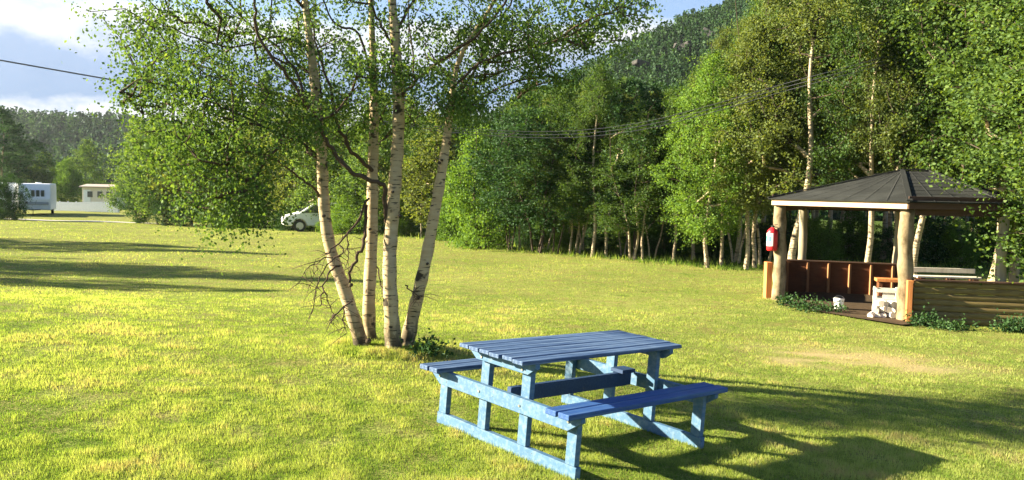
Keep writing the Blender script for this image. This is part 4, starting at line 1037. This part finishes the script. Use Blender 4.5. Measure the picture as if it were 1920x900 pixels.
# pale bench seen over the log wall
bp = gc(1770, gN[1] + 1.15)
bn = obj_at('bench', bp, 'long pale wooden bench showing above the log wall on the right', 'bench', -0.10)
zt_ = at(1770, 505, bp[1])[2] - bp[2]
mb = MB(); mb.box((0, 0.13, zt_ - .03), (1.15, .03, .09)); mb.build('back_rail', M['whitewood'], bn, bevel=.004)
mb = MB(); mb.box((0, 0, zt_ - .14), (1.15, .10, .035)); mb.box((0, -.12, zt_ - .14), (1.15, .10, .035)); mb.build('seat', M['whitewood'], bn, bevel=.004)
for x in (-.45, .08, .5): MB().box((x, .0, (zt_ - .16) / 2), (.07, .28, zt_ - .16)).build('leg', M['stain'], bn)

# weeds at the feet of posts and wall
def weed(p, h, wd, n, seed, label):
    h = h * 0.7; n = int(n * 0.8)
    r = np.random.default_rng(seed); mb = MB()
    Q = []
    root = empty('weed_clump', p, 0, label, 'plant', 'weeds round the shelter')
    for _ in range(n // 25):
        a_ = r.random() * 6.28; q = np.array([r.normal(0, wd * .4), r.normal(0, wd * .25), 0]); hh_ = h * (0.5 + 0.6 * r.random()); lean = np.array([math.cos(a_), math.sin(a_), 0]) * .25 * hh_
        mb.tube([q, q + lean * .4 + np.array([0, 0, hh_ * .6]), q + lean + np.array([0, 0, hh_])], [.004, .003, .001], 4)
        t = r.random((25, 1)); Q.append(q + lean * t + np.array([0, 0, 1.0]) * hh_ * t + r.normal(0, .05, (25, 3)))
    Q = np.concatenate(Q); Q[:, 2] = np.abs(Q[:, 2]) + .01
    LV = leaf_quads(Q, 0.05, r, 0.1, .6); link('leaves', npmesh('leaves', LV, np.arange(len(LV)).reshape(-1, 4), np.clip(r.normal(.6, .22, len(Q)), 0, 1)), M['leaf_dark'], root)
    mb.build('stems', M['leaf_wood'], root)
for k, (u, v, h, wd, lab) in enumerate([(1470, 572, .22, .35, 'leafy weeds at the foot of the left log post under the fire extinguisher'), (1515, 580, .28, .45, 'dark leafy weeds in the shade on the floor edge left of the bucket'), (1550, 586, .22, .4, 'broad leaved weeds just left of the white bucket'),
        (1735, 612, .30, .35, 'green weeds at the left end of the log wall'), (1790, 618, .20, .35, 'low weeds below the middle of the log wall'), (1885, 622, .34, .4, 'tall grassy weeds near the right border below the log wall'), (1925, 625, .34, .4, 'weeds cut by the right border below the log wall')]):
    weed(gp(u, v), h, wd, 500, 100 + k, lab)
wd_ = obj_at
p = gp(795, 668)
weed(p, .22, .20, 450, 130, 'dark green leafy suckers at the foot of the birch clump, beside the table bench')

# ------------------------------------------------------------------ caravans, shed, fence, car
def caravan(u, Y, wpx_, rz, label, nwin=3):
    p = gc(u, Y); r_ = empty('caravan', p, rz, label, 'caravan', 'caravans parked beyond the lawn')
    W_, L_, H_ = 2.25, 5.2, 2.15; z0 = .38
    prof = [(-L_ / 2 + .05, z0), (-L_ / 2 - .12, z0 + .9), (-L_ / 2 + .25, z0 + H_ - .05), (-L_ / 2 + .5, z0 + H_), (L_ / 2 - .4, z0 + H_), (L_ / 2, z0 + H_ - .25), (L_ / 2 + .06, z0 + .8), (L_ / 2 - .05, z0)]
    MB().prism([(-W_ / 2, a_, b_) for a_, b_ in prof], (W_, 0, 0)).build('body', M['caravan'], r_, bevel=.05)
    # end facing the camera
    y = -L_ / 2 - .06
    for k in range(nwin):
        x = .05 + .34 * k - .15
        f = MB().box((x, y + .02, z0 + 1.35), (.27, .05, .55)).build('window', M['grey'], r_, bevel=.01)
        MB().box((x, y - .008, z0 + 1.35), (.21, .02, .47)).build('pane', M['glass'], f)
    MB().box((0.25, y - .02, z0 + .55), (1.5, .06, .22)).build('front_locker', M['grey'], r_, bevel=.02)
    MB().box((-.55, y - .04, z0 + .60), (.16, .05, .2)).build('gas_hatch', M['black'], r_)
    for s in (-1, 1):
        wh = MB().tube([(s * (W_ / 2 - .02), .2, .32), (s * (W_ / 2 - .2), .2, .32)], .32, 20).build('wheel', M['black'], r_, smooth=False)
        MB().tube([(s * (W_ / 2 + .0), .2, .32), (s * (W_ / 2 - .03), .2, .32)], .17, 14).build('rim', M['steel'], wh)
    mb = MB(); mb.bar((-.4, -L_ / 2, .42), (0, -L_ / 2 - 1.1, .42), .06, .08); mb.bar((.4, -L_ / 2, .42), (0, -L_ / 2 - 1.1, .42), .06, .08); mb.tube([(0, -L_ / 2 - 1.05, .0), (0, -L_ / 2 - 1.05, .5)], .03, 8); mb.build('drawbar', M['black'], r_)
    MB().tube([(0, .4, z0 + H_ - .01), (0, .4, z0 + H_ + .09)], .22, 10).build('roof_vent', M['white'], r_)
    return r_
caravan(72, 69.0, 50, 0.42, 'pale grey caravan with three small end windows, standing clear beside the gravel track')
caravan(-4, 66.0, 50, 0.40, 'pale caravan at the left border half hidden by the grey green bush', 2)
# pale shed
Y = 85.0; p = gc(186, Y); shed = empty('shed', p, 0.05, 'low cream coloured shed with a low grey brown roof behind the pale fence', 'shed')
wpx_m = Y / F; W_ = 62 * wpx_m; H_ = 2.35
MB().box((0, 1.5, H_ / 2), (W_, 3.0, H_)).build('wall', M['cream'], shed)
mb = MB(); mb.prism([(-W_ / 2 - .2, -.3, H_ - .05), (-W_ / 2 - .2, 1.5, H_ + .2), (-W_ / 2 - .2, 3.3, H_ - .05), (-W_ / 2 - .2, 3.3, H_ - .15), (-W_ / 2 - .2, -.3, H_ - .15)], (W_ + .4, 0, 0)); mb.build('roof', M['roofred'], shed)
for x in (-.9, .1, 1.0): MB().box((x, -.02, 1.5), (.5, .06, .6)).build('window', M['glass'], shed)
MB().box((-W_ / 2 + .5, -.02, 1.0), (.7, .05, 1.9)).build('door', M['white'], shed)
# long low pale fence between caravan and shed
fa = gc(96, 78.0); fb = gc(222, 76.0); fe_ = empty('fence', fa, 0, 'low pale painted board fence running from the caravan to the dark tree', 'fence')
d = fb - fa; n = 26
mb = MB()
for k in range(n * 3):
    q = d * (k + .5) / (n * 3); L1 = np.linalg.norm(d) / (n * 3)
    g_ = float(hz(fa[0] + q[0], fa[1] + q[1])) - fa[2]; hh_ = 0.85 + 0.1 * sstep(.3, .8, k / (n * 3))
    mb.bar((q[0] - L1 * .46, q[1], g_ + hh_ / 2), (q[0] + L1 * .46, q[1], g_ + hh_ / 2), .03, hh_)
mb.build('boards', M['palewall'], fe_)
for k in range(9):
    q = d * k / 8; g_ = float(hz(fa[0] + q[0], fa[1] + q[1])) - fa[2]; MB().box((q[0], q[1] + .07, g_ + .45), (.09, .09, .95)).build('post', M['palewall'], fe_)

# white car half hidden behind the stems
pc = gc(602, 37.0)
pc = gc(606, edge_y(606) + 1.2)
car = empty('parked_car', pc, 0.35, 'white car parked in the shade of the trees, seen behind the leftmost birch stem', 'car')
# profile (x forward = left in the picture)
prof = [(-2.05, .32), (-2.15, .60), (-2.05, .80), (-1.35, .98), (-.65, 1.46), (.75, 1.52), (1.55, 1.30), (1.98, .95), (2.05, .55), (1.98, .32)]
ar = []
def ring_pts(x0): return [(x0 + .36 * math.cos(t), .32 + .36 * math.sin(t)) for t in np.linspace(math.pi, 0, 9)]
low = [(1.98, .28)] + [(x, z) for x, z in reversed(ring_pts(1.25))] + [(x, z) for x, z in reversed(ring_pts(-1.3))] + [(-2.05, .28)]
poly = prof[:1] + prof[1:-1] + low[:-1]
MB().prism([(x, -.85, z) for x, z in poly], (0, 1.7, 0)).build('body', M['white'], car, bevel=.04)
for y in (-.862, .862):
    MB().prism([(-1.15, y - .006, 1.0), (-.58, y - .006, 1.38), (.0, y - .006, 1.42), (.0, y - .006, 1.0)], (0, .012, 0)).build('window', M['glass'], car)
    MB().prism([(.08, y - .006, 1.0), (.08, y - .006, 1.42), (.7, y - .006, 1.42), (1.35, y - .006, 1.22), (1.45, y - .006, 1.0)], (0, .012, 0)).build('window', M['glass'], car)
mb = MB(); mb.prism([(-1.32, -.72, 1.03), (-.70, -.66, 1.455), (-.70, .66, 1.455), (-1.32, .72, 1.03)], (-.02, 0, .02)); mb.build('windscreen', M['glass'], car)
for x in (1.25, -1.3):
    for y in (-.80, .80):
        wh = MB().tube([(x, y - .09, .32), (x, y + .09, .32)], .31, 22).build('wheel', M['black'], car)
        MB().tube([(x, y - .10, .32), (x, y + .10, .32)], .19, 14).build('rim', M['steel'], wh)
for y in (-.62, .62):
    MB().box((-2.09, y, .70), (.10, .30, .14)).build('headlight', M['glass'], car, bevel=.02)
    MB().box((2.0, y, .88), (.08, .22, .16)).build('tail_light', M['red'], car, bevel=.02)

# ------------------------------------------------------------------ overhead cables
cab = [(-260, 66), (0, 112), (217, 150), (450, 190), (700, 225), (900, 243), (1060, 246), (1200, 230), (1330, 198), (1460, 160), (1580, 128), (1700, 96), (1800, 72)]
for k, (dv, lab) in enumerate([(0, 'uppermost of the overhead cables sagging across the wood'), (7, 'middle one of the overhead cables sagging across the wood'), (14, 'lowest of the overhead cables sagging across the wood')]):
    pts = []
    for u, v in cab:
        s = sstep(300, 1300, u); pts.append(at(u, v + dv * (0.12 + 0.88 * s), 18.9 + 5.0 * sstep(1600, 1760, u)))
    P = smooth_path(pts, 6)
    tag(MB().tube(P, 0.0065, 6).build('overhead_cable', M['cable'], None, smooth=True), lab, 'cable', 'overhead cables')

# bush that hides the tail of the car
p = gc(654, edge_y(650) - 0.2); tree('bush1', p, 2.0, 2.0, 'willow_bush', 'green bush on the lawn edge just behind the leftmost and second white stems', 'bush', None, 1.4)
p = gc(612, edge_y(612) - 1.2); tree('bush1', p, 0.85, 0.5, 'willow_bush', 'knee high green bush in front of the wheels of the white car', 'bush', None, 1.7)
p = gc(540, edge_y(540) + 0.3); tree('bush2', p, 1.2, 1.0, 'willow_bush', 'low dark bush at the nose of the white car', 'bush', None, 1.3)

# ------------------------------------------------------------------ air
m, n = mat('haze_air')
vol = n.add('ShaderNodeVolumePrincipled', inp={'Color': (0.80, 0.88, 1.0, 1), 'Density': 0.00013, 'Anisotropy': 0.35})
o_ = n.add('ShaderNodeOutputMaterial'); n.l.new(vol.outputs[0], o_.inputs['Volume'])
hb = MB().box((0, 262, 66), (1150, 700, 140)).build('haze', m, None)
tag(hb, 'thin pale blue air over the whole clearing and the hills', 'haze', kind='stuff')
